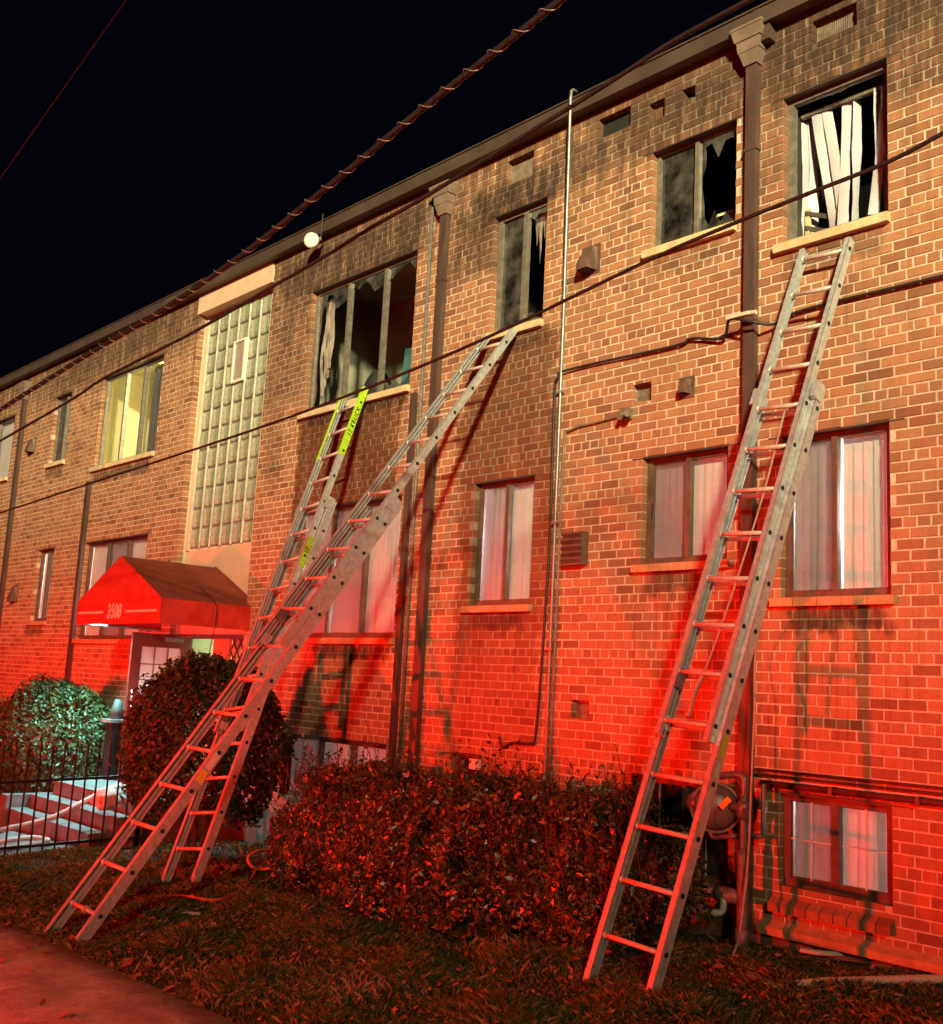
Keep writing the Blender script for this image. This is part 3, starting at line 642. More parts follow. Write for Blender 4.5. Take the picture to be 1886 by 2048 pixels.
obj('handle', MB().tube(spline([(XD+.02, ya+.05, -.62), (XD+.08, ya+.04, -.60), (XD+.08, ya+.04, -.30), (XD+.02, ya+.05, -.28)], 4), .012), M['white'], door)
cl = MB().box(XD+.022, XD+.08, yb-.42, yb-.14, zb-.10, zb-.04); cl.tube([(XD+.06, yb-.2, zb-.03), (XD+.45, yb-.1, zb-.0), (XD+.5, YG, zb+.01)], .012); obj('door_closer', cl, M['greypipe'], door)
el = thing('entrance_light', 'bright white fluorescent fixture under the red awning', 'light', (-14.1, -.5, .52))
obj('housing', MB().box(-14.35, -13.0, -1.00, -.82, .70, .73), M['white'], el); obj('diffuser', MB().box(-14.3, -13.05, -.98, -.84, .67, .699), M['tube'], el)
pl = bpy.data.lights.new('entrance_lamp', 'AREA'); pl.shape = 'RECTANGLE'; pl.size = .5; pl.size_y = .3; pl.spread = R(126); pl.energy = 125; pl.color = (.36, .95, .92)
po = bpy.data.objects.new('entrance_lamp', pl); col.objects.link(po); po.location = (-14.85, -1.0, .64); po.rotation_euler = (0, 0, 0)
pl = bpy.data.lights.new('entrance_lamp', 'AREA'); pl.shape = 'RECTANGLE'; pl.size = .7; pl.size_y = .3; pl.energy = 62; pl.color = (.55, .95, 1); pl.spread = R(120)
po = bpy.data.objects.new('entrance_lamp', pl); col.objects.link(po); po.location = (-13.3, -1.0, .64)
pl = bpy.data.lights.new('vestibule_lamp', 'POINT'); pl.energy = 26; pl.color = (.95, 1, .75); pl.shadow_soft_size = .1
po = bpy.data.objects.new('vestibule_lamp', pl); col.objects.link(po); po.location = (-13.9, 1.1, .35)

# ------------------------------------------------------------------ wall fittings (parts of the building)
def louvre(key, dark=False, n=14, mat='vent', parent=None):
    x0, x1, z0, z1 = OPEN[key]; y = .07
    v = obj('vent', frame_mb(x0, x1, z0, z1, y, y+.03, .018), M[mat], bld)
    obj('vent_back', MB().box(x0, x1, .12, .13, z0, z1), M['dark'], v)
    for i in range(n):
        x = x0+.02+(x1-x0-.04)*(i+.5)/n; obj('vent_bar', MB().box(x-.35*(x1-x0)/n*.8, x+.35*(x1-x0)/n*.8, y+.004, y+.026, z0+.018, z1-.018), M[mat], v)
    return v
louvre('va'); louvre('vb', n=16, mat='dark'); louvre('vd', n=18); louvre('vr', n=10); louvre('vl', n=9); louvre('vs', n=8, mat='brick')
obj('vent_hole', MB().box(-5.72, -5.58, .1, .12, 5.45, 5.56), M['dark'], bld)
def hood(x0, x1, z0, z1, d=.16, name='vent_hood'):
    m = MB(); m.add([(x0, 0, z1), (x1, 0, z1), (x1, 0, z0), (x0, 0, z0), (x0+.02, -d, z0+.06), (x1-.02, -d, z0+.06), (x0+.02, -d, z0), (x1-.02, -d, z0), (x0+.03, -.05, z1), (x1-.03, -.05, z1)],
                    [(8, 9, 5, 4), (4, 5, 7, 6), (0, 8, 4, 6, 3), (1, 2, 7, 5, 9), (0, 1, 9, 8)])
    m.box(x0-.03, x1+.03, -.008, 0, z0-.03, z1+.03); h = obj(name, m, M['hood'], bld); obj('hood_opening', MB().box(x0+.03, x1-.03, -d+.02, -.01, z0-.001, z0+.004), M['dark'], h)
hood(-6.87, -6.69, 4.06, 4.30, .14); hood(-5.65, -5.55, 2.63, 2.76, .09); hood(-21.38, -21.16, 4.10, 4.36, .12); hood(-21.38, -21.16, 1.18, 1.46, .12)
ex = MB().box(-6.94, -6.69, -.08, .02, 1.18, 1.49); fan = obj('exhaust_vent', ex, M['hood'], bld)
for i in range(5): obj('flap', MB().obox((-6.815, -.09, 1.21+i*.06), (.118, 0, 0), (0, .02, -.02), (0, .002, .003)), M['hood'], fan)
def spout(x0, x1, ztop, zbot, headw, d=.068):
    m = MB().box(x0, x1, -d, -.004, zbot, ztop); s = obj('downspout', m, M['spout'], bld); c = (x0+x1)/2
    h = MB()
    def fr_(za, wa, da, zb, wb, db): h.add([(c-wa, -.005, za), (c+wa, -.005, za), (c+wa, -da, za), (c-wa, -da, za), (c-wb, -.005, zb), (c+wb, -.005, zb), (c+wb, -db, zb), (c-wb, -db, zb)], [(0, 1, 2, 3), (7, 6, 5, 4), (3, 2, 6, 7), (0, 3, 7, 4), (2, 1, 5, 6), (1, 0, 4, 5)])
    w = headw/2
    fr_(ztop-.02, w*.42, .085, ztop+.10, w*.66, .11); fr_(ztop+.10, w*.70, .115, ztop+.20, w*.76, .125); fr_(ztop+.20, w*.84, .135, ztop+.30, w, .16); fr_(ztop+.30, w*1.03, .165, ztop+.325, w*1.03, .165)
    obj('leader_head', h, M['head'], s)
    z = ztop-.8
    while z > zbot+.3:
        obj('strap', MB().box(x0-.010, x1+.010, -d-.006, -.0, z-.015, z+.015), M['spout'], s); z -= 1.55
    return s
spout(-4.992, -4.887, 5.48, -1.72, .31); spout(-9.065, -8.95, 5.33, -1.6, .33); spout(-21.98, -21.85, 5.28, -2.2, .38)
obj('gutter_outlet', MB().box(-4.86, -4.74, -.10, 0, 5.62, 5.77), M['fascia'], bld)
obj('downspout', MB().box(-18.34, -18.22, -.06, -.002, -2.2, 3.20), M['spout'], bld)
obj('raceway', MB().box(-9.425, -9.345, -.05, 0, -1.4, 3.28), M['spout'], bld)
obj('conduit', MB().tube([(-9.26, -.025, 5.76), (-9.26, -.025, -1.4)], .018), M['greypipe'], bld, True)
cg = obj('conduit', MB().tube([(-6.965, -.10, 5.99), (-6.965, -.15, 6.0), (-6.97, -.175, 5.98), (-6.972, -.18, 5.9), (-6.985, -.165, 5.7), (-7.08, -.045, 3.8), (-7.10, -.025, 2.0), (-7.10, -.025, -.72), (-7.10, -.0, -.85)], .017), M['galv'], bld, True)
for z in (2.9, 1.6, .4): obj('conduit_strap', MB().box(-7.14, -7.06, -.048, 0, z-.010, z+.010), M['galv'], cg)
obj('conduit', MB().tube(spline([(-6.28, -.02, 2.55), (-6.6, -.02, 2.53), (-6.95, -.02, 2.5), (-7.03, -.02, 2.35), (-7.04, -.02, 1), (-7.05, -.02, -.8)], 6), .012), M['vent'], bld, True)
fl = MB().box(-6.32, -6.2, -.06, 0, 2.5, 2.6); fl.cyl((-6.22, -.05, 2.55), (-6.16, -.13, 2.52), .03); fl.cyl((-6.28, -.05, 2.55), (-6.26, -.12, 2.50), .025); obj('junction_box', fl, M['vent'], bld)
for z, r_, y in ((-.505, .010, -.02), (-.545, .010, -.02), (-.605, .024, -.045)):
    obj('wall_pipe', MB().tube([(-4.86 if r_ < .02 else -4.80, y, z), (1, y, z)], r_), M['spout'], bld, True)
for x in (-4.2, -3.55): obj('pipe_bracket', MB().box(x-.015, x+.015, -.075, 0, -.635, -.575), M['spout'], bld)
obj('wall_outlet', MB().box(-8.12, -8.0, -.05, 0, -.79, -.69), M['white'], bld)
# round white fixture at the roof edge
dl = thing('disc_light', 'round white disc fixture on the roof edge above the wide burned window', 'light', (-11.8, -.15, 5.75))
pc = W(625, 482, -.2); nrm = Vector((.45, -.8, -.1)).normalized()
obj('disc', MB().tube([pc+nrm*.06, pc+nrm*.055, pc+nrm*.02, pc-nrm*.02], [.06, .098, .104, .095], 28), M['white'], dl, True); obj('bracket', MB().tube([pc-nrm*.02, (pc.x+.05, -.1, pc.z+.05)], .03), M['greypipe'], dl)
obj('lead', MB().tube([(pc.x+.12, -.15, pc.z+.05), (pc.x+.13, -.155, 6.0)], .007, 6), M['cable'], dl)

# ------------------------------------------------------------------ cables on the wall and overhead
def wallcable(px, r, label, y=-.03):
    return tag(obj('cable', MB().tube(spline(px, 8), r, 7), M['cable'], None, True), label, 'cable')
wallcable([(-.2, -.03, 3.12), (-3.34, -.03, 3.13), (-4.44, -.03, 3.13), (-4.7, -.06, 3.06), (-4.86, -.16, 3.09), (-5.06, -.16, 3.15), (-5.2, -.05, 3.05), (-5.55, -.03, 3.12), (-5.75, -.03, 3.09), (-6.97, -.03, 3.11), (-7.12, -.06, 3.04), (-7.17, -.03, 2.8), (-7.16, -.03, 1.47), (-7.18, -.04, .44), (-7.24, -.03, -.40), (-7.32, -.03, -.49), (-7.56, -.03, -.5), (-7.66, -.04, -.55), (-7.71, -.05, -.45)], .013, 'black cable clipped across the brick and looping down beside the bright conduit')
clp = MB().box(-5.08, -4.86, -.19, -.14, 3.145, 3.175); clp.cyl((-4.86, -.165, 3.16), (-4.80, -.165, 3.155), .02); tag(obj('cable_clamp', clp, M['pvc']), 'pale clamp holding the wall cable on the right downspout', 'clamp')
def overhead(px, Y0, Y1, r, label, mat='cable', lash=False):
    P = []
    n = len(px)
    for i, (x, y) in enumerate(px): P.append(W(x, y, Y0+(Y1-Y0)*i/(n-1)))
    P = [P[0]*2-P[1]]+P+[P[-1]*2-P[-2]]; P = [P[0]+(P[0]-P[1])*3]+P+[P[-1]+(P[-1]-P[-2])*2]; S = spline(P, 10)
    if not lash: return tag(obj('overhead_cable', MB().tube(S, r, 7), M[mat], None, True), label, 'cable')
    t = thing('overhead_cable', label, 'cable', P[len(P)//2])
    obj('cable_core', MB().tube(S, r*.72, 9), M[mat], t, True)
    # dense resample, then the messenger wire and a spiral lashing wire
    L = [0]; [L.append(L[-1]+(b-a).length) for a, b in zip(S, S[1:])]; H = []; Ms = []
    step = .011; i = 0; s = 0
    while s < L[-1]:
        while L[i+1] < s: i += 1
        p = S[i].lerp(S[i+1], (s-L[i])/(L[i+1]-L[i])); T = (S[i+1]-S[i]).normalized(); Nn = Vector((0, 0, 1)); Nn = (Nn-T*Nn.dot(T)).normalized(); B = T.cross(Nn)
        a = s*2*math.pi/.19; H.append(p+Nn*.006+(Nn*math.cos(a)*1.22+B*math.sin(a))*r*.86)
        Ms.append(p+Nn*r*.85); s += step
    obj('lashing_wire', MB().tube(H, .0036, 5), M['lash'], t, True); obj('messenger_wire', MB().tube(Ms[::6], .006, 6), M[mat], t, True)
    return t
overhead([(1122, 0), (1000, 96), (830, 230), (700, 338), (612, 409), (500, 498), (400, 570), (300, 636), (191, 700), (90, 763), (0, 820)], -4.0, -4.0, .026, 'thick overhead cable bundle wrapped with a spiral wire against the night sky', 'bundle', True)
overhead([(1498, 0), (1353, 79), (1250, 145), (1143, 213), (992, 306), (843, 398), (743, 455), (656, 509), (549, 571), (380, 668), (209, 756), (142, 800), (0, 882)], -3.6, -3.6, .013, 'dark overhead cable running along just below the roof edge', 'bundle')
overhead([(1886, 267), (1776, 324), (1620, 386), (1470, 446), (1301, 519), (1020, 654), (860, 725), (714, 784), (500, 862), (250, 944), (0, 1026)], -3.2, -3.2, .0105, 'thin overhead cable crossing in front of the ladders and window sills', 'bundle')
overhead([(252, 0), (190, 88), (120, 187), (60, 272), (0, 357)], -6.2, -6.2, .0022, 'faint single wire high in the dark sky apart from the building', 'greypipe' if 0 else 'bundle')

# ------------------------------------------------------------------ awning
aw = thing('awning', 'red gabled entrance awning with white house number and brown sloping top', 'awning', (-13.86, -.6, .59))
xl, xr, xa, yf, zv_, ze, zr = -15.14, -12.59, -13.865, -1.28, .595, .91, 1.505
yb_ = YG
obj('front_panel', MB().prism([Vector((xl, yf, zv_)), Vector((xr, yf, zv_)), Vector((xr, yf, ze)), Vector((xa, yf, zr)), Vector((xl, yf, ze))], (0, 0, 0), (0, .01, 0)), M['awning'], aw)
def sag(x0, z0, x1, z1):
    m = MB(); nu, nv = 12, 8
    for i in range(nu+1):
        for j in range(nv+1):
            u, v = i/nu, j/nv; s_ = -.018*math.sin(math.pi*((u*2) % 1 if u < 1 else 0))*math.sin(math.pi*v)
            m.v.append((x0+(x1-x0)*v, yf+.002+(yb_-yf-.002)*u, z0+(z1-z0)*v+s_))
    m.f += [(i*(nv+1)+j, (i+1)*(nv+1)+j, (i+1)*(nv+1)+j+1, i*(nv+1)+j+1) for i in range(nu) for j in range(nv)]
    return m
obj('roof_panel', sag(xr, ze, xa, zr), M['awning_top'], aw, True); obj('roof_panel', sag(xl, ze, xa, zr), M['awning_top'], aw, True)
obj('side_valance', MB().box(xr-.008, xr, yf+.012, yb_, zv_, ze-.002), M['awning'], aw); obj('side_valance', MB().box(xl, xl+.008, yf+.012, yb_, zv_, ze-.002), M['awning'], aw)
frm = MB()
for a, b in (((xl+.03, yf+.04, ze-.03), (xr-.03, yf+.04, ze-.03)), ((xr-.03, yf+.03, ze-.03), (xr-.03, yb_, ze-.03)), ((xl+.03, yf+.03, zv_+.02), (xl+.03, yb_, zv_+.02)), ((xr-.03, yf+.03, zv_+.02), (xr-.03, yb_, zv_+.02)), ((xl+.03, yf+.03, zv_+.02), (xr-.03, yf+.03, zv_+.02)), ((xa, yf+.03, zr-.04), (xa, yb_, zr-.04))): frm.tube([a, b], .016, 6)
obj('frame', frm, M['greypipe'], aw)
obj('edge_piping', MB().tube([(xr+.004, yf, zv_), (xr+.004, yf, ze), (xa, yf-.004, zr), (xl, yf-.004, ze)], .006, 5), M['awning'], aw); obj('edge_piping', MB().tube([(xr+.006, yb_-.04, zv_), (xr+.006, yb_-.04, ze), (xa, yb_-.04, zr+.012)], .008, 5), M['awning_top'], aw)
def text_mesh(s, size, mat, ext=.001, sp=1., bold=0.):
    cu = bpy.data.curves.new('text', 'FONT'); cu.body = s; cu.size = size; cu.align_x = 'CENTER'; cu.align_y = 'CENTER'; cu.extrude = ext; cu.space_character = sp; cu.offset = bold
    to = bpy.data.objects.new('text_source', cu); col.objects.link(to); dg = bpy.context.evaluated_depsgraph_get()
    me = bpy.data.meshes.new_from_object(to.evaluated_get(dg)); bpy.data.objects.remove(to); bpy.data.curves.remove(cu)
    me.materials.clear(); me.materials.append(mat); return me
M['number'] = simple('number_vinyl', (.80, .62, .58), .6, 0, .1, 30)
def xform(me, fn):
    for v_ in me.vertices: v_.co = fn(v_.co)
    return me
# number reads across the front panel
tm = text_mesh('3508', .265, M['number'], .001, 1.04, .009); xform(tm, lambda c: Vector((-13.915+c.x*.80+c.y*.10, yf-.003-c.z, .757+c.y)))
put('house_number', tm, aw)
for a, b in ((xl+.06, -14.26), (-13.58, xr-.10)): obj('stripe', MB().box(a, b, yf-.004, yf-.001, .742, .772), M['number'], aw)
# wire lying over the awning
tag(obj('cable', MB().tube(spline([W(330, 1118, .1)+Vector((0, 0, .03)), W(362, 1146, -.35), GX(408, 1183, -12.9)+Vector((0, 0, .01)), GX(431, 1207, -12.58), GX(433, 1230, -12.57), GX(428, 1262, -12.56), (-12.6, -.55, .2), (-12.62, -.5, -.3)], 8), .006, 6), M['cable'], None, True), 'thin black wire draped over the red awning', 'cable')

# ------------------------------------------------------------------ ladders
def bis(fn, target, a, b):
    for _ in range(40):
        c = (a+b)/2
        if (fn(c) > target) == (fn(a) > target): a = c
        else: b = c
    return (a+b)/2
def ladder(label, foot, top, bw, fwid, bed_y, fly_y, fly_right, pitch, dep=.085, s0=.30, extra=None):
    foot, top = Vector(foot), Vector(top); a = (top-foot).normalized(); X = Vector((1, 0, 0)); w = (X-a*X.dot(a)).normalized(); n = w.cross(a)
    off = n*(dep*.95); a = (top-off-foot).normalized(); w = (X-a*X.dot(a)).normalized(); n = w.cross(a); Lt = (top-off-foot).length
    P = lambda s, u, v: foot+a*s+w*u+n*v
    Lb = bis(lambda s: proj(P(s, bw/2+.02, 0))[1], bed_y, .5, Lt); Lf = bis(lambda s: proj(P(s, fwid/2*(1 if fly_right else -1), dep*.95))[1], fly_y, .3, Lt)
    t = thing('extension_ladder', label, 'ladder', foot)
    def rail(s1, s2, u, v, d, name='rail'):
        m = MB(); sg = 1 if u > 0 else -1; c = (s1+s2)/2; h = (s2-s1)/2
        m.obox(P(c, u+sg*.012, v), w*.003, n*(d/2), a*h)
        for e in (-1, 1): m.obox(P(c, u-sg*.006, v+e*(d/2-.004)), w*.0215, n*.004, a*h)
        m.obox(P(c, u-sg*.004, v), w*.013, n*(d*.12), a*h)
        return obj(name, m, M['alu'], t)
    for u in (-bw/2, bw/2): rail(0, Lb, u, 0, dep)
    for u in (-fwid/2, fwid/2): rail(Lf, Lt, u, dep*.95, dep*.82)
    for u in (-bw/2, bw/2):
        obj('foot', MB().obox(P(-.01, u, -.005), w*.022, n*(dep*.42), a*.05), M['alu'], t)
    def rung(s, wid, v):
        m = MB().tube([P(s, -wid/2+.005, v), P(s, wid/2-.005, v)], .0165, 10)
        for sg in (-1, 1):
            m.tube([P(s, sg*(wid/2-.008), v), P(s, sg*(wid/2-.03), v)], .026, 10)
        r = obj('rung', m, M['rung'], t, True)
        for sg in (-1, 1): obj('rung_plate', MB().tube([P(s, sg*(wid/2+.014), v), P(s, sg*(wid/2+.021), v)], .017, 10), M['dark'], r)
    s = s0
    while s < Lb-.05: rung(s, bw, 0); s += pitch
    s = s0
    while s < Lt-.05:
        if s > Lf+.1: rung(s, fwid, dep*.95)
        s += pitch
    # guides where the sections slide, and pawls
    for u in (-1, 1):
        obj('guide', MB().obox(P(Lb-.06, u*(bw/2+.01), dep*.5), w*.018, n*.05, a*.07), M['alu'], t); obj('guide', MB().obox(P(Lf+.10, u*fwid/2, dep*.5), w*.02, n*.045, a*.05), M['alu'], t)
        k = math.ceil((Lf+.25-s0)/pitch); sp_ = s0+k*pitch
        obj('pawl', MB().obox(P(sp_-.05, u*(fwid/2-.03), dep*.72), w*.008, n*.035, a*.07), M['greypipe'], t)
    return t, P, Lb, Lf, Lt, bw, fwid, dep
def halyard(t, P, pts, r=.007, twist=True):
    S = spline([P(*p) for p in pts], 10); m = MB().tube(S, r, 6)
    obj('halyard_rope', m, M['rope'], t, True)
def sticker(t, P, s1, s2, u, v, h, mat, name='sticker'):
    # on the outer web of the right hand rail
    a_ = (P(1, 0, 0)-P(0, 0, 0)); w_ = P(0, 1, 0)-P(0, 0, 0); n_ = P(0, 0, 1)-P(0, 0, 0)
    return obj(name, MB().obox(P((s1+s2)/2, u+.0165, v), w_*.0012, n_*(h/2), a_*((s2-s1)/2)), M[mat], t)
def rail_text(t, P, txt, s, u, v, size, mat):
    a_ = (P(1, 0, 0)-P(0, 0, 0)); w_ = P(0, 1, 0)-P(0, 0, 0); n_ = P(0, 0, 1)-P(0, 0, 0); o_ = P(s, u+.0185, v)
    me = text_mesh(txt, size, M[mat], .001, 1.22, .0015); xform(me, lambda c: o_+a_*c.x+n_*c.y+w_*c.z); put('lettering', me, t)
Z1 = -1.79; a1, b1 = GZ(1170, 1968, Z1), GZ(1306, 2008, Z1)
T1 = ladder('long aluminium extension ladder standing alone beside the gas meter under the window with white slats', ((a1+b1)/2), ((-4.44-3.985)/2, -.09, 3.59), .495, .41, 775, 1484, True, .356)
Z2 = -2.0; a2, b2 = GZ(81, 1879, Z2), GZ(153, 1907, Z2)
T2 = ladder('aluminium extension ladder with yellow sticker from sidewalk edge up to narrow sooty window', ((a2+b2)/2), (-7.93, -.09, 3.66), .50, .43, 1006, 1292, True, .356)
Z3 = -1.93; a3, b3 = GZ(333, 1750, Z3), GZ(390, 1771, Z3)
T3 = ladder('aluminium ladder with lime painted tips leaning below the wide burned window', ((a3+b3)/2), (-10.475, -.09, 3.44), .53, .42, 1001, 1465, False, .356)
def at_y(T, y, u, v): return bis(lambda s: proj(T[1](s, u, v))[1], y, .05, T[4]+.3)
t, P, Lb, Lf, Lt, bw, fl_, dp = T1
s1 = at_y(T1, 1515, bw/2, 0); s2 = at_y(T1, 1470, bw/2, 0); sticker(t, P, s1, s2, bw/2, 0, .05, 'yellow')
s3 = at_y(T1, 1555, bw/2, 0); sticker(t, P, s3, s1-.03, bw/2, 0, .022, 'white')
halyard(t, P, [(at_y(T1, 830, 0, .0), .03, .05), (at_y(T1, 1000, 0, 0), .06, .06), (at_y(T1, 1200, 0, 0), .03, .05), (at_y(T1, 1350, 0, 0), -.01, .05), (at_y(T1, 1440, 0, 0), -.045, .06)], .008)
halyard(t, P, [(at_y(T1, 1350, 0, 0), .0, .055), (at_y(T1, 1390, 0, 0), -.025, .07), (at_y(T1, 1440, 0, 0), -.035, .05)], .016)
# loose rope end falling beside the vertical pipe to the grass
tag(obj('rope', MB().tube(spline([T1[1](at_y(T1, 1100, bw/2, 0), bw/2-.04, -.06), GX(1513, 1290, -4.72), GX(1509, 1420, -4.72), GX(1503, 1560, -4.72), GX(1497, 1700, -4.70), GX(1490, 1780, -4.68), GX(1480, 1860, -4.62), GX(1466, 1910, -4.55), GX(1440, 1945, -4.47)], 8), .009, 6), M['rope'], None, True), 'loose twisted rope end trailing past the gas pipes onto the grass', 'rope')
t, P, Lb, Lf, Lt, bw, fl_, dp = T2
s1 = at_y(T2, 1563, bw/2, 0); s2 = at_y(T2, 1541, bw/2, 0); s3 = at_y(T2, 1507, bw/2, 0)
sticker(t, P, s1, s2, bw/2, 0, .06, 'yellow'); sticker(t, P, s2+.02, s3, bw/2, 0, .055, 'white')
halyard(t, P, [(at_y(T2, 1030, 0, 0), .05, .05), (at_y(T2, 1150, 0, 0), .10, .05), (at_y(T2, 1215, 0, 0), .09, .06), (at_y(T2, 1260, 0, 0), .02, .08), (at_y(T2, 1250, 0, 0), -.03, .06)], .009)
sr = .30; obj('rope_knot', MB().tube([P(sr+.03*math.sin(i*1.9), -.02+.004*i+.01*math.sin(i), .022*math.cos(i*1.9)) for i in range(16)], .008, 6), M['rope'], t, True)
t, P, Lb, Lf, Lt, bw, fl_, dp = T3
for u in (-1, 1):
    uu = u*fl_/2; s_b = Lt-.98
    w_ = P(0, 1, 0)-P(0, 0, 0); n_ = P(0, 0, 1)-P(0, 0, 0); a_ = P(1, 0, 0)-P(0, 0, 0); sg = u
    o = obj('painted_tip', MB().obox(P((s_b+Lt)/2, uu+sg*.0165, dp*.95), w_*.0012, n_*(dp*.41), a_*((Lt-s_b)/2)), M['lime'], t)
    obj('painted_tip', MB().obox(P((s_b+Lt)/2, uu-sg*.006, dp*.95+dp*.41+.001), w_*.0225, n_*.0012, a_*((Lt-s_b)/2)), M['lime'], t)
    if u < 0: obj('painted_tip', MB().obox(P((s_b+Lt)/2, uu+.0155, dp*.95+dp*.41-.004), w_*.0012, n_*.006, a_*((Lt-s_b)/2)), M['lime'], t)
    obj('tip_cap', MB().obox(P(Lt+.006, uu-sg*.003, dp*.95), w_*.022, n_*(dp*.42), a_*.008), M['lime'], t)
rail_text(t, P, '17 TRUCK', Lt-.50, fl_/2, dp*.95, .078, 'black')
s1 = at_y(T3, 1133, fl_/2, dp); s2 = at_y(T3, 1075, fl_/2, dp); sticker(t, P, s1, s2, fl_/2, dp*.95, dp*.8, 'lime'); rail_text(t, P, '17', (s1+s2)/2+.02, fl_/2, dp*.95+.0, .066, 'black')
halyard(t, P, [(at_y(T3, 1010, 0, 0), .08, .04), (at_y(T3, 1150, 0, 0), .05, .05), (at_y(T3, 1300, 0, 0), .1, .05)], .007)

# ------------------------------------------------------------------ gas meter and pipes
gm = thing('gas_meter', 'grey gas meter with round body and orange sticker among pipes by the basement window', 'gas meter', (-5.0, -.35, -1.7))
gc = W(1431, 1615, -.30); ax = Vector((.55, -.83, .02)).normalized(); rr = 43/2167*(gc-CAM).length
obj('body', MB().tube([gc-ax*.10, gc-ax*.085, gc-ax*.02, gc-ax*.018], [rr*.6, rr*.9, rr, rr*1.0], 28), M['meter'], gm, True)
obj('body_front', MB().tube([gc+ax*.002, gc+ax*.05, gc+ax*.085, gc+ax*.09], [rr*.99, rr*.86, rr*.55, rr*.02], 28), M['meter'], gm, True)
obj('flange', MB().tube([gc-ax*.02, gc+ax*.004], rr*1.10, 28), M['meter'], gm)
lc = gc+Vector((-.15, -.03, .02)); obj('regulator', MB().tube([lc-ax*.05, lc, lc+ax*.05, lc+ax*.08], [.06, .085, .075, .02], 18), M['meter'], gm, True)
ox = ax.cross(Vector((0, 0, 1))).normalized(); oz = ox.cross(ax)
sc_ = W(1450, 1606, gc.y-.09); obj('sticker', MB().obox(sc_, (ox*.7-oz*.72)*.048, (ox*.72+oz*.7)*.022, ax*.003), M['orange'], gm)
def pipe(px, Y, r, mat, name='pipe', k=5, sp_=True):
    pts = [W(x, y, Y) for x, y in px]; return obj(name, MB().tube(spline(pts, k) if sp_ else pts, r, 10), M[mat], gm, True)
pipe([(1440, 1552), (1470, 1549), (1486, 1553), (1489, 1568), (1488, 1600)], -.30, .028, 'meter', 'inlet_pipe')
pipe([(1488, 1590), (1487, 1640), (1486, 1720)], -.30, .030, 'meter', 'riser_pipe', 3)
ct = W(1487, 1620, -.30); obj('shutoff_valve', MB().tube([ct+Vector((0, 0, -.07)), ct+Vector((0, 0, -.04)), ct+Vector((0, 0, .04)), ct+Vector((0, 0, .07))], [.036, .055, .055, .036], 12), M['meter'], gm, True)
obj('valve_key', MB().tube([ct+Vector((-.09, -.02, .02)), ct+Vector((.06, -.03, .0))], .026, 8), M['meter'], gm)
pipe([(1486, 1700), (1485, 1760), (1484, 1870)], -.30, .043, 'greypipe', 'stand_pipe', 3); cu = W(1484, 1878, -.30)
obj('pipe_collar', MB().tube([cu+Vector((0, 0, -.05)), cu+Vector((0, 0, .07))], .05, 14), M['greypipe'], gm, True); obj('pipe_tag', MB().box(cu.x-.03, cu.x+.03, cu.y-.062, cu.y-.05, cu.z-.10, cu.z-.045), M['white'], gm)
pipe([(1527, 1568), (1527, 1600), (1526, 1665), (1522, 1672), (1505, 1673)], -.16, .02, 'greypipe', 'drop_pipe', 4)
pipe([(1422, 1620), (1421, 1660), (1426, 1674), (1440, 1674), (1472, 1672)], -.30, .02, 'meter', 'outlet_pipe', 4)
pipe([(1468, 1672), (1467, 1700), (1470, 1740)], -.22, .014, 'greypipe', 'thin_pipe', 3)
ct = W(1455, 1790, -.28); obj('pipe_coupling', MB().tube([ct+Vector((-.10, 0, .0)), ct+Vector((-.04, 0, 0)), ct+Vector((.12, 0, 0))], [.055, .06, .05], 14), M['greypipe'], gm, True)
pv = MB().tube(spline([W(1360, 1814, -.45), W(1395, 1822, -.40), W(1430, 1826, -.36), W(1444, 1822, -.33), W(1447, 1808, -.32), W(1447, 1795, -.31)], 6), .026, 10); e_ = W(1440, 1825, -.345)
tag(obj('drain_pipe', pv, M['pvc'], None, True), 'short white plastic drain pipe with elbow below the gas meter', 'pipe')

# ------------------------------------------------------------------ ground, lawn, sidewalk
g = MB(); nx, ny = 2, 2
g.add([(-60, -60, gz(-60, -60)-.10), (40, -60, gz(40, -60)-.10), (40, .3, gz(40, .3)-.10), (-60, .3, gz(-60, .3)-.10)], [(0, 1, 2, 3)])
tag(obj('ground', g, M['soil']), None, None, None, 'structure')
def hn(x, y): return .018*math.sin(x*2.3+1)*math.sin(y*2.9)+.010*math.sin(x*6.1+y*4.7)+.007*math.sin(x*11.+2-y*13)
SW = -4.10
lw = MB(); xs_ = np.arange(-13.0, 1.01, .1); ys_ = np.arange(SW, .01, .1)
for x in xs_:
    for y in ys_:
        e = min(1, max(0, (y-SW)/.3)); lw.v.append((x, y, gz(x, y)+hn(x, y)*e-.012*(1-e)))
ny = len(ys_); lw.f = [(i*ny+j, (i+1)*ny+j, (i+1)*ny+j+1, i*ny+j+1) for i in range(len(xs_)-1) for j in range(ny-1)]
tag(obj('lawn', lw, M['lawn'], None, True), None, None, None, 'structure')
swk = MB(); swk.add([(x, y, gz(x, y)-.03) for x, y in ((-40, SW-2.4), (20, SW-2.4), (20, SW+.02), (-40, SW+.02))], [(0, 1, 2, 3)])
sidewalk = tag(obj('sidewalk', swk, M['soil']), None, None, None, 'structure')
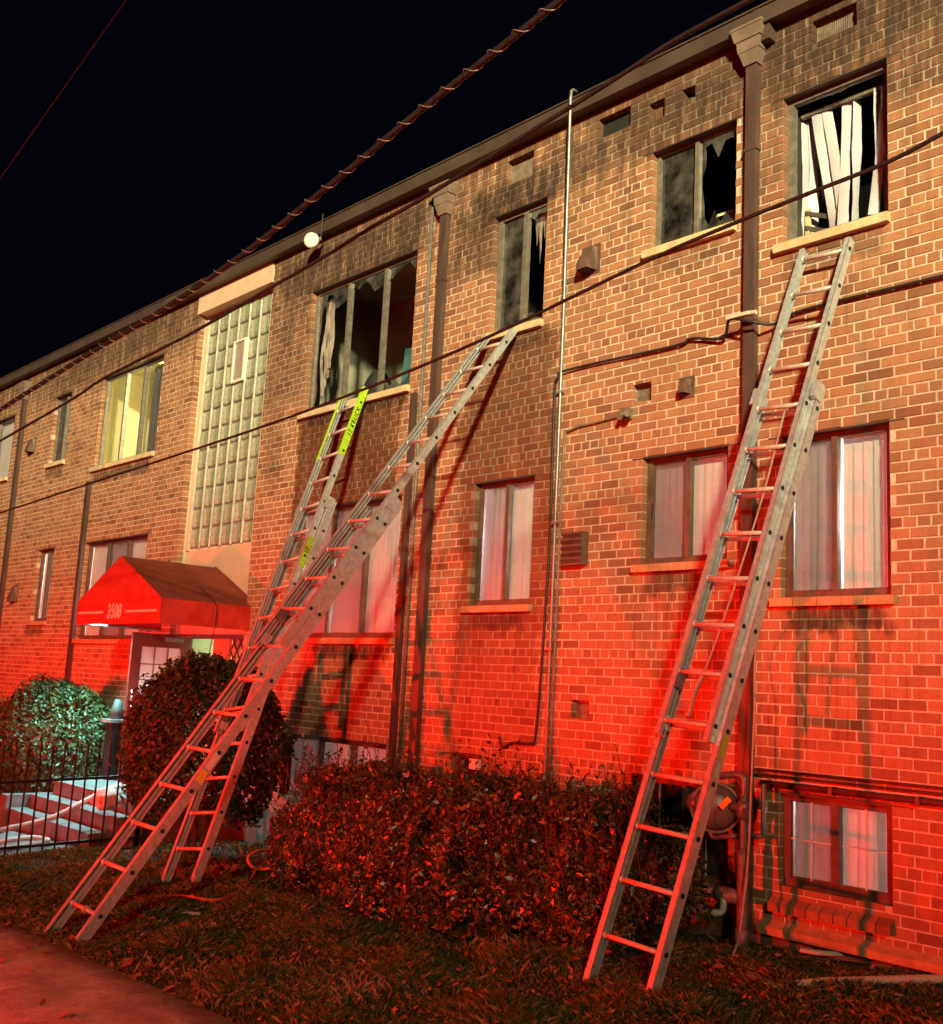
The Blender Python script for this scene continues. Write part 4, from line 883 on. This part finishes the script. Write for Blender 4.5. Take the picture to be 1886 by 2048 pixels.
for i in range(12):
    for j in range(2):
        x0, x1, y0, y1 = -16+i*1.5+.006, -16+(i+1)*1.5-.006, SW-1.2*(j+1)+.006, SW-1.2*j-.006; m = MB(); e = random.uniform(-.004, .004)
        c4 = [(x0, y0), (x1, y0), (x1, y1), (x0, y1)]; c5 = [(x0+.01, y0+.01), (x1-.01, y0+.01), (x1-.01, y1-.01), (x0+.01, y1-.01)]
        m.add([(x, y, gz(x, y)-.04) for x, y in c4]+[(x, y, gz(x, y)-.004+e) for x, y in c4]+[(x, y, gz(x, y)+.004+e) for x, y in c5], [(0, 1, 5, 4), (1, 2, 6, 5), (2, 3, 7, 6), (3, 0, 4, 7), (4, 5, 9, 8), (5, 6, 10, 9), (6, 7, 11, 10), (7, 4, 8, 11), (8, 9, 10, 11)])
        obj('paving_slab', m, M['walk'], sidewalk)
tag(obj('street', MB().add([(x, y, gz(x, y)-.09) for x, y in ((-60, -40), (40, -40), (40, SW-2.5), (-60, SW-2.5))], [(0, 1, 2, 3)]), M['walk']), None, None, None, 'structure')
tag(obj('path', MB().add([(x, y, gz(x, y)+.02) for x, y in ((-15.0, SW), (-12.42, SW), (-12.42, -1.9), (-15.0, -1.9))], [(0, 1, 2, 3)]), M['wetstep']), None, None, None, 'structure')
# steps to the entrance
stp = thing('concrete_steps', 'wet concrete entrance steps behind the black iron fence', 'steps', (-13.7, -1.5, -2.1))
for i, (y0, z) in enumerate(((-1.98, -1.88), (-1.70, -1.71), (-1.42, -1.53))):
    y1 = .2 if i == 2 else y0+.36
    m = MB().box(-15.0, -12.44, y0+.025, y1, -2.3, z-.04); m.box(-15.02, -12.42, y0, y1, z-.04, z); obj('step', m, M['wetstep'], stp)
obj('cheek_wall', MB().box(-15.25, -15.02, -2.0, -.2, -2.3, -1.72), M['wetstep'], stp)
pr = thing('pier', 'small dark pier with flat cap beside the open entrance door', 'pier', (-14.95, -.62, -1.6))
obj('shaft', MB().box(-15.05, -14.85, -.72, -.52, -1.6, -.74), M['iron'], pr); obj('cap', MB().box(-15.11, -14.79, -.78, -.46, -.74, -.70), M['greypipe'], pr)
obj('finial', MB().tube([(-14.95, -.62, -.69), (-14.95, -.62, -.58), (-14.95, -.62, -.42)], [.10, .09, .05], 12), M['dark'], pr, True)
# fence along the path
fe = thing('iron_fence', 'low black iron picket fence along the entrance path', 'fence', (-12.3, -2.8, -2.05))
yy = -4.3; me = mesh('picket', MB().box(-.008, .008, -.008, .008, 0, 1.2).add([(-.008, -.008, 1.2), (.008, -.008, 1.2), (.008, .008, 1.2), (-.008, .008, 1.2), (0, 0, 1.26)], [(0, 1, 4), (1, 2, 4), (2, 3, 4), (3, 0, 4)]), M['iron'])
while yy < -1.35:
    put('picket', me, fe, (-12.3, yy, gz(-12.3, yy)-.02)); yy += .135
for h in (.10, .80):
    obj('rail', MB().add([(x, y, gz(-12.3, y)+h+dz) for y in (-4.35, -1.35) for x, dz in ((-12.315, 0), (-12.285, 0), (-12.285, .03), (-12.315, .03))], [(0, 1, 5, 4), (1, 2, 6, 5), (2, 3, 7, 6), (3, 0, 4, 7), (0, 3, 2, 1), (4, 5, 6, 7)]), M['iron'], fe)
for y in (-1.36,): obj('post', MB().box(-12.325, -12.275, y-.025, y+.025, gz(-12.3, y)-.05, gz(-12.3, y)+1.25), M['iron'], fe)
# hose and bundle on the steps
def gp(x, y, X): return GX(x, y, X)
tag(obj('fire_hose', MB().tube(spline([gp(-60, 1690, -12.75), gp(0, 1662, -12.75), gp(60, 1648, -12.8), gp(115, 1631, -12.85), gp(165, 1605, -12.9), gp(205, 1584, -13.0), (-13.3, -1.2, -1.44), (-13.7, -.6, -1.48), (-13.9, .6, -1.49)], 8), .034, 10), M['hose'], None, True), 'pale canvas fire hose running up the entrance steps', 'hose')
tag(obj('fire_hose', MB().tube(spline([gp(-60, 1700, -12.9), gp(10, 1682, -12.9), gp(60, 1676, -13.0), gp(95, 1681, -12.9), gp(60, 1690, -12.75), gp(-40, 1705, -12.7)], 8), .032, 10), M['hose'], None, True), 'loop of pale canvas fire hose lying at the foot of the steps', 'hose')
bc = gp(212, 1598, -12.62); tag(obj('bundle', lump(MB(), bc, .15, .17, .13, 18, 12, 5, .12), M['hose'], None, True), 'pale lumpy bundle resting on the wet entrance steps', 'bundle')

# ------------------------------------------------------------------ plants
def leaves(centers, normals, size, rng, aspect=.5, fold=.25):
    n = len(centers); t = rng.normal(size=(n, 3)); t -= normals*(t*normals).sum(1)[:, None]; t /= np.linalg.norm(t, axis=1)[:, None]+1e-9
    b = np.cross(normals, t); L = (size*rng.uniform(.45, 1.4, n))[:, None]; Wd = L*aspect
    v = np.empty((n, 4, 3)); v[:, 0] = centers-t*L*.5; v[:, 1] = centers+b*Wd*.5+normals*L*fold*.3; v[:, 2] = centers+t*L*.5; v[:, 3] = centers-b*Wd*.5+normals*L*fold*.3
    return v.reshape(-1, 3)
def leaf_obj(name, c, nrm, size, mat, parent, rng, aspect=.5):
    v = leaves(c, nrm, size, rng, aspect); return np_mesh(name, v, np.arange(len(v)).reshape(-1, 4), M[mat], parent)
def unit(a): return a/(np.linalg.norm(a, axis=1)[:, None]+1e-9)
def shrub(label, c, rx, ry, rz, n, size, seed):
    r = np.random.default_rng(seed); t = thing('shrub', label, 'shrub', (c[0], c[1], gz(c[0], c[1])), 'clipped shrubs by the entrance')
    d = unit(r.normal(size=(n, 3))); d[:, 2] = np.where(d[:, 2] < -.75, -d[:, 2], d[:, 2])
    lob = 1+.06*np.sin(d[:, 0]*6+1)*np.sin(d[:, 1]*5+d[:, 2]*4)+.045*np.sin(d[:, 0]*15+d[:, 2]*12)*np.sin(d[:, 1]*14+2)+.03*np.sin(d[:, 0]*31+d[:, 1]*27+d[:, 2]*29)
    rad = lob*np.where(r.random(n) < .72, r.uniform(.90, 1.02, n), r.uniform(.5, .95, n))
    rad = np.where(r.random(n) < .05, rad*r.uniform(1.02, 1.10, n), rad)
    p = d*rad[:, None]*[rx, ry, rz]+np.array(c); nm = unit(d*.8+r.normal(size=(n, 3))*.7+[0, 0, .25])
    keep = p[:, 2] > gz(c[0], c[1])+.05; leaf_obj('crown', p[keep], nm[keep], size, 'leaf', t, r, .55)
    m = MB()
    for i in range(9):
        a = i*.7; top_ = Vector((c[0]+rx*.6*math.cos(a), c[1]+ry*.6*math.sin(a), c[2]+rz*.3)); base = Vector((c[0]+.06*math.cos(a), c[1]+.06*math.sin(a), gz(c[0], c[1])-.03))
        m.tube(spline([base, base.lerp(top_, .5)+Vector((.03, .02, .08)), top_], 3), [.022, .02, .018, .015, .012, .009, .006], 6)
    obj('trunk', m, M['twig'], t); return t
cR = W(408, 1496, -1.35); kR = (cR-CAM).length/F
shrub('large dark rounded clipped shrub between the awning and the leaning ladders', (cR.x, cR.y, cR.z), 158*kR, 150*kR, 172*kR, 30000, .055, 3)
cL = W(100, 1508, -1.0); kL = (cL-CAM).length/F
shrub('rounded clipped shrub lit pale green by the entrance light behind the iron fence', (cL.x, cL.y, cL.z), 118*kL, 115*kL, 132*kL, 24000, .06, 4)
# hedge
r = np.random.default_rng(11)
hd = thing('hedge', 'long untrimmed reddish brown leafy hedge along the foot of the wall', 'hedge', (-7, -1.1, -1.85))
n = 90000; x = r.uniform(-9.55, -4.95, n); u = r.random(n); 
def htop(x): return -.86+.07*np.sin(x*1.9+1)+.05*np.sin(x*4.3)+.04*np.sin(x*9.1+2) - .55*np.clip((x+5.6)/.65, 0, 1)**2 - .10*np.clip((-8.9-x)/.6, 0, 1)**2
front = -1.90+.45*np.clip((-8.2-x)/1.2, 0, 1)+.10*np.sin(x*2.1)+.07*np.sin(x*5.3+1)+.20*np.clip((x+6.2)/1.2, 0, 1); back = np.full(n, -.35)
top = htop(x); zg = -1.75+.035*(x+4.4)-.02
# points on the front face and top, some inside
k = r.random(n); zz = np.empty(n); yy = np.empty(n); nm = np.empty((n, 3))
fm = k < .62; tm_ = ~fm
hfr = r.random(n)**.9
zz[fm] = (zg+(top-.0-zg)*hfr)[fm]; bul = np.sin(np.pi*np.clip(hfr, 0, 1)**.8)*.18; lean = .55*hfr**2.2
yy[fm] = (front+lean-bul+.16+np.abs(r.normal(0, .07, n)))[fm]; nm[fm] = np.array([.1, -1, .25])
yy[tm_] = (front+.35+(back-front-.35)*r.random(n))[tm_]; zz[tm_] = (top-np.abs(r.normal(0, .10, n))-.25*np.clip((front+.75-yy)/.75, 0, 1)**2)[tm_]; nm[tm_] = np.array([0, -.35, 1])
cl_ = np.sin(x*8+zz*9)*np.sin(x*5-zz*7+yy*6); yy += .075*cl_+.05*np.sin(x*13+zz*11); zz += .05*cl_
pts = np.stack([x, yy, zz], 1); nm = unit(unit(nm)*.7+r.normal(size=(n, 3))*.75)
ks = (cl_ > -.80) & (r.random(n) < .72+.28*cl_)
leaf_obj('foliage', pts[ks], nm[ks], .055, 'hedge', hd, r, .42)['kind'] = 'stuff'
# upright shoots with leaves above the top
m = MB(); cs = []; ns = []
for i in range(300):
    xx = r.uniform(-9.5, -5.2); yb = r.uniform(-1.5, -.45); zt = float(htop(np.array([xx]))[0]); h = r.uniform(.02, .20) if i > 60 else r.uniform(.15, .38)
    base = Vector((xx, yb, zt-.25)); tip = Vector((xx+r.normal(0, .05), yb+r.normal(0, .05), zt+h)); m.tube([base, base.lerp(tip, .5), tip], [.003, .0025, .0015], 4)
    for q in np.linspace(.35, 1, 7): p_ = base.lerp(tip, q); cs.append([p_.x+r.normal(0, .015), p_.y+r.normal(0, .015), p_.z]); ns.append(r.normal(size=3)+[0, -.3, .2])
for i in range(200):
    xx = r.uniform(-8.8, -5.05); y0_ = r.uniform(-1.5, -.8); b_ = Vector((xx, y0_, gz(xx, y0_)-.03)); tp = Vector((xx+r.normal(0, .18), y0_+r.normal(-.35, .22), -1.08+r.normal(0, .22))); m.tube([b_, b_.lerp(tp, .5)+Vector((.02, 0, 0)), tp], [.008, .006, .0025], 5)
obj('stem', m, M['twig'], hd); leaf_obj('shoot_leaves', np.array(cs), unit(np.array(ns)), .052, 'hedge', hd, r, .5)['kind'] = 'stuff'

# grass blades
def blades(name, x, y, h, wd, mat, lean=.35, seed=1):
    r = np.random.default_rng(seed); n = len(x); z = gz(x, y)
    z = z+.018*np.sin(x*2.3+1)*np.sin(y*2.9)+.010*np.sin(x*6.1+y*4.7)
    a = r.uniform(0, 6.283, n); dx, dy = np.cos(a), np.sin(a); l = h*r.uniform(0, lean*2, n)
    v = np.empty((n, 4, 3)); px, py = -dy*wd/2, dx*wd/2
    v[:, 0] = np.stack([x-px, y-py, z-.01], 1); v[:, 1] = np.stack([x+px, y+py, z-.01], 1)
    v[:, 2] = np.stack([x+px*.6+dx*l*.4, y+py*.6+dy*l*.4, z+h*.6], 1); v[:, 3] = np.stack([x+dx*l, y+dy*l, z+h*np.sqrt(np.clip(1-(l/h)**2*.3, .2, 1))], 1)
    return np_mesh(name, v.reshape(-1, 3), np.arange(n*4).reshape(-1, 4), M[mat])
r = np.random.default_rng(21); n = 300000
x = r.uniform(-12.2, -1.5, n); y = SW-.03+(-.12-SW)*r.random(n); pat = np.sin(x*3.1+y*2.2)*np.sin(x*1.7-y*4.1)+.5*np.sin(x*7.7)*np.sin(y*8.3)
near = y < -1.9+.25*np.clip((x+6)/1.2, 0, 2)*1; keep = (r.random(n) < np.where(near | (x > -4.9), .55+.4*np.clip(pat+.5, 0, 1), .12)); x, y, pat = x[keep], y[keep], pat[keep]
h = r.uniform(.022, .062, len(x))*np.where((y > -.5) & (x > -4.9), .45, 1)*(1+.95*np.clip(pat, -.5, 1.3))*np.where(y < SW+.25, .75, 1)
tag(blades('grass', x, y, h, .0032, 'grass', .7, 5), 'short dark patchy grass of the front lawn', 'grass', None, 'stuff')
# dry pale tufts near the sidewalk edge and at a ladder foot
xs2, ys2 = [], []
for cx_, cy_, k_, sp in ([(*GZ(px_, py_, -1.98)[:2], 150, .20) for px_, py_ in ((520, 1995), (585, 1985), (640, 2005), (560, 2040), (760, 2020), (480, 2020), (900, 2010), (640, 2045), (1100, 1990), (400, 1960), (1000, 1950))]+[(*GZ(px_, py_, -1.93)[:2], 160, .10) for px_, py_ in ((360, 1738), (400, 1742), (345, 1740), (440, 1735))]):
    xs2.append(r.normal(cx_, sp, k_)); ys2.append(r.normal(cy_, sp*.8, k_))
x = np.concatenate(xs2); y = np.maximum(np.concatenate(ys2), SW+.02); tag(blades('dry_grass', x, y, r.uniform(.03, .085, len(x)), .0034, 'straw', .6, 6), 'pale dry grass tufts at the lawn edge and ladder foot', 'grass', None, 'stuff')
# leaf litter and single fallen leaves
n = 2600; x = r.uniform(-9.5, -1.8, n); y = np.where(r.random(n) < .5, r.uniform(SW+.0, SW+1.4, n), r.uniform(SW, -.08, n)); keep = ~((y > -1.8) & (x < -5.2)); x, y = x[keep], y[keep]; n = len(x)
z = gz(x, y)+r.uniform(.015, .06, n)
leafn = unit(np.stack([r.normal(0, .5, n), r.normal(-.1, .5, n), np.ones(n)], 1)); tag(leaf_obj('leaf_litter', np.stack([x, y, z], 1), leafn, .036, 'fallen', None, r, .7), 'scattered small dead leaves over the lawn and along the wall', 'leaves', None, 'stuff')
def leaf_mesh(seed):
    q = random.Random(seed); v = [(0, -.05, 0), (.02, -.025, .006), (.033, .0, .012), (.018, .028, .010), (0, .05, .014), (-.018, .026, .012), (-.034, -.002, .012), (-.02, -.026, .006), (0, 0, -.002)]
    v = [(a+q.uniform(-.004, .004), b+q.uniform(-.004, .004), c+q.uniform(-.004, .008)) for a, b, c in v]
    return mesh('fallen_leaf', MB().add(v, [(8, i, (i+1) % 8) for i in range(8)]), M['fallen'])
LM = [leaf_mesh(i) for i in range(5)]
LP = []
for i in range(80):
    if i < 34: x, y = random.uniform(-9.2, -5.6), SW+.05+random.gauss(0, .07)
    elif i < 44: x, y = random.uniform(-9, -6), SW-random.uniform(.1, .8)
    elif i < 62: x, y = random.uniform(-8.5, -3.5), random.uniform(SW+.2, -2.2)
    else: x, y = random.uniform(-4.9, -2.6), random.uniform(-1.6, -.15)
    o = put('fallen_leaf', random.choice(LM), None, (x, y, gz(x, y)+(.035 if y > SW else .012))); o.rotation_euler = (random.gauss(0, .5), random.gauss(0, .5), random.uniform(0, 6.28)); s_ = random.uniform(.6, 1.05); o.scale = (s_,)*3
    where = 'lying on the red lit sidewalk' if y < SW else ('at the lawn edge beside the sidewalk' if i < 34 else ('on the lawn in front of the hedge' if i < 62 else 'on the grass by the gas meter and basement window'))
    tag(o, 'dry curled brown fallen leaf '+where, 'leaf', 'fallen leaves '+where)
# loose things on the lawn
def ground_tube(name, px, r_, mat, label, cat, Z, lift=.03, k=8):
    P = []
    for x_, y_ in px:
        p = GZ(x_, y_, Z)
        for _ in range(4): p = GZ(x_, y_, gz(p.x, p.y)+lift)
        P.append(p)
    return tag(obj(name, MB().tube(spline(P, k), r_, 9), M[mat], None, True), label, cat)
ground_tube('garden_hose', [(312, 1797), (345, 1792), (385, 1794), (420, 1800), (455, 1795), (485, 1778), (505, 1755), (515, 1735), (530, 1738), (541, 1737)], .014, 'orange_hose', 'thin orange hose curling on the lawn by the hedge end', 'hose', -1.9)
tag(obj('hose_loop', MB().tube(spline([GX(541, 1700, -8.35), GX(515, 1702, -8.3), GX(496, 1715, -8.25), GX(503, 1732, -8.2), GX(520, 1738, -8.15), GX(540, 1737, -8.1)], 8), .013, 8), M['orange_hose'], None, True), 'orange hose loop standing up from the lawn beside the hedge', 'hose')
p0 = GZ(545, 1750, -1.9); tag(obj('stake', MB().tube([p0, W(592, 1655, p0.y+.35)], .011, 7), M['twig'], None, True), 'thin grey stick leaning at the left end of the hedge', 'stick')
ground_tube('flat_hose', [(1590, 1972), (1640, 1965), (1740, 1962), (1886, 1958), (2050, 1956)], .030, 'hose', 'pale flat hose lying on the grass below the basement window', 'hose', -1.72, .05)
ground_tube('white_strip', [(1600, 1900), (1640, 1906), (1690, 1908)], .018, 'pvc', 'short white strip among leaves at the foot of the wall', 'strip', -1.75, .045)
ground_tube('pipe_scrap', [(342, 1826), (370, 1827), (400, 1829)], .016, 'pvc', 'small pale rod lying on the lawn between the ladder feet', 'rod', -1.95, .03)
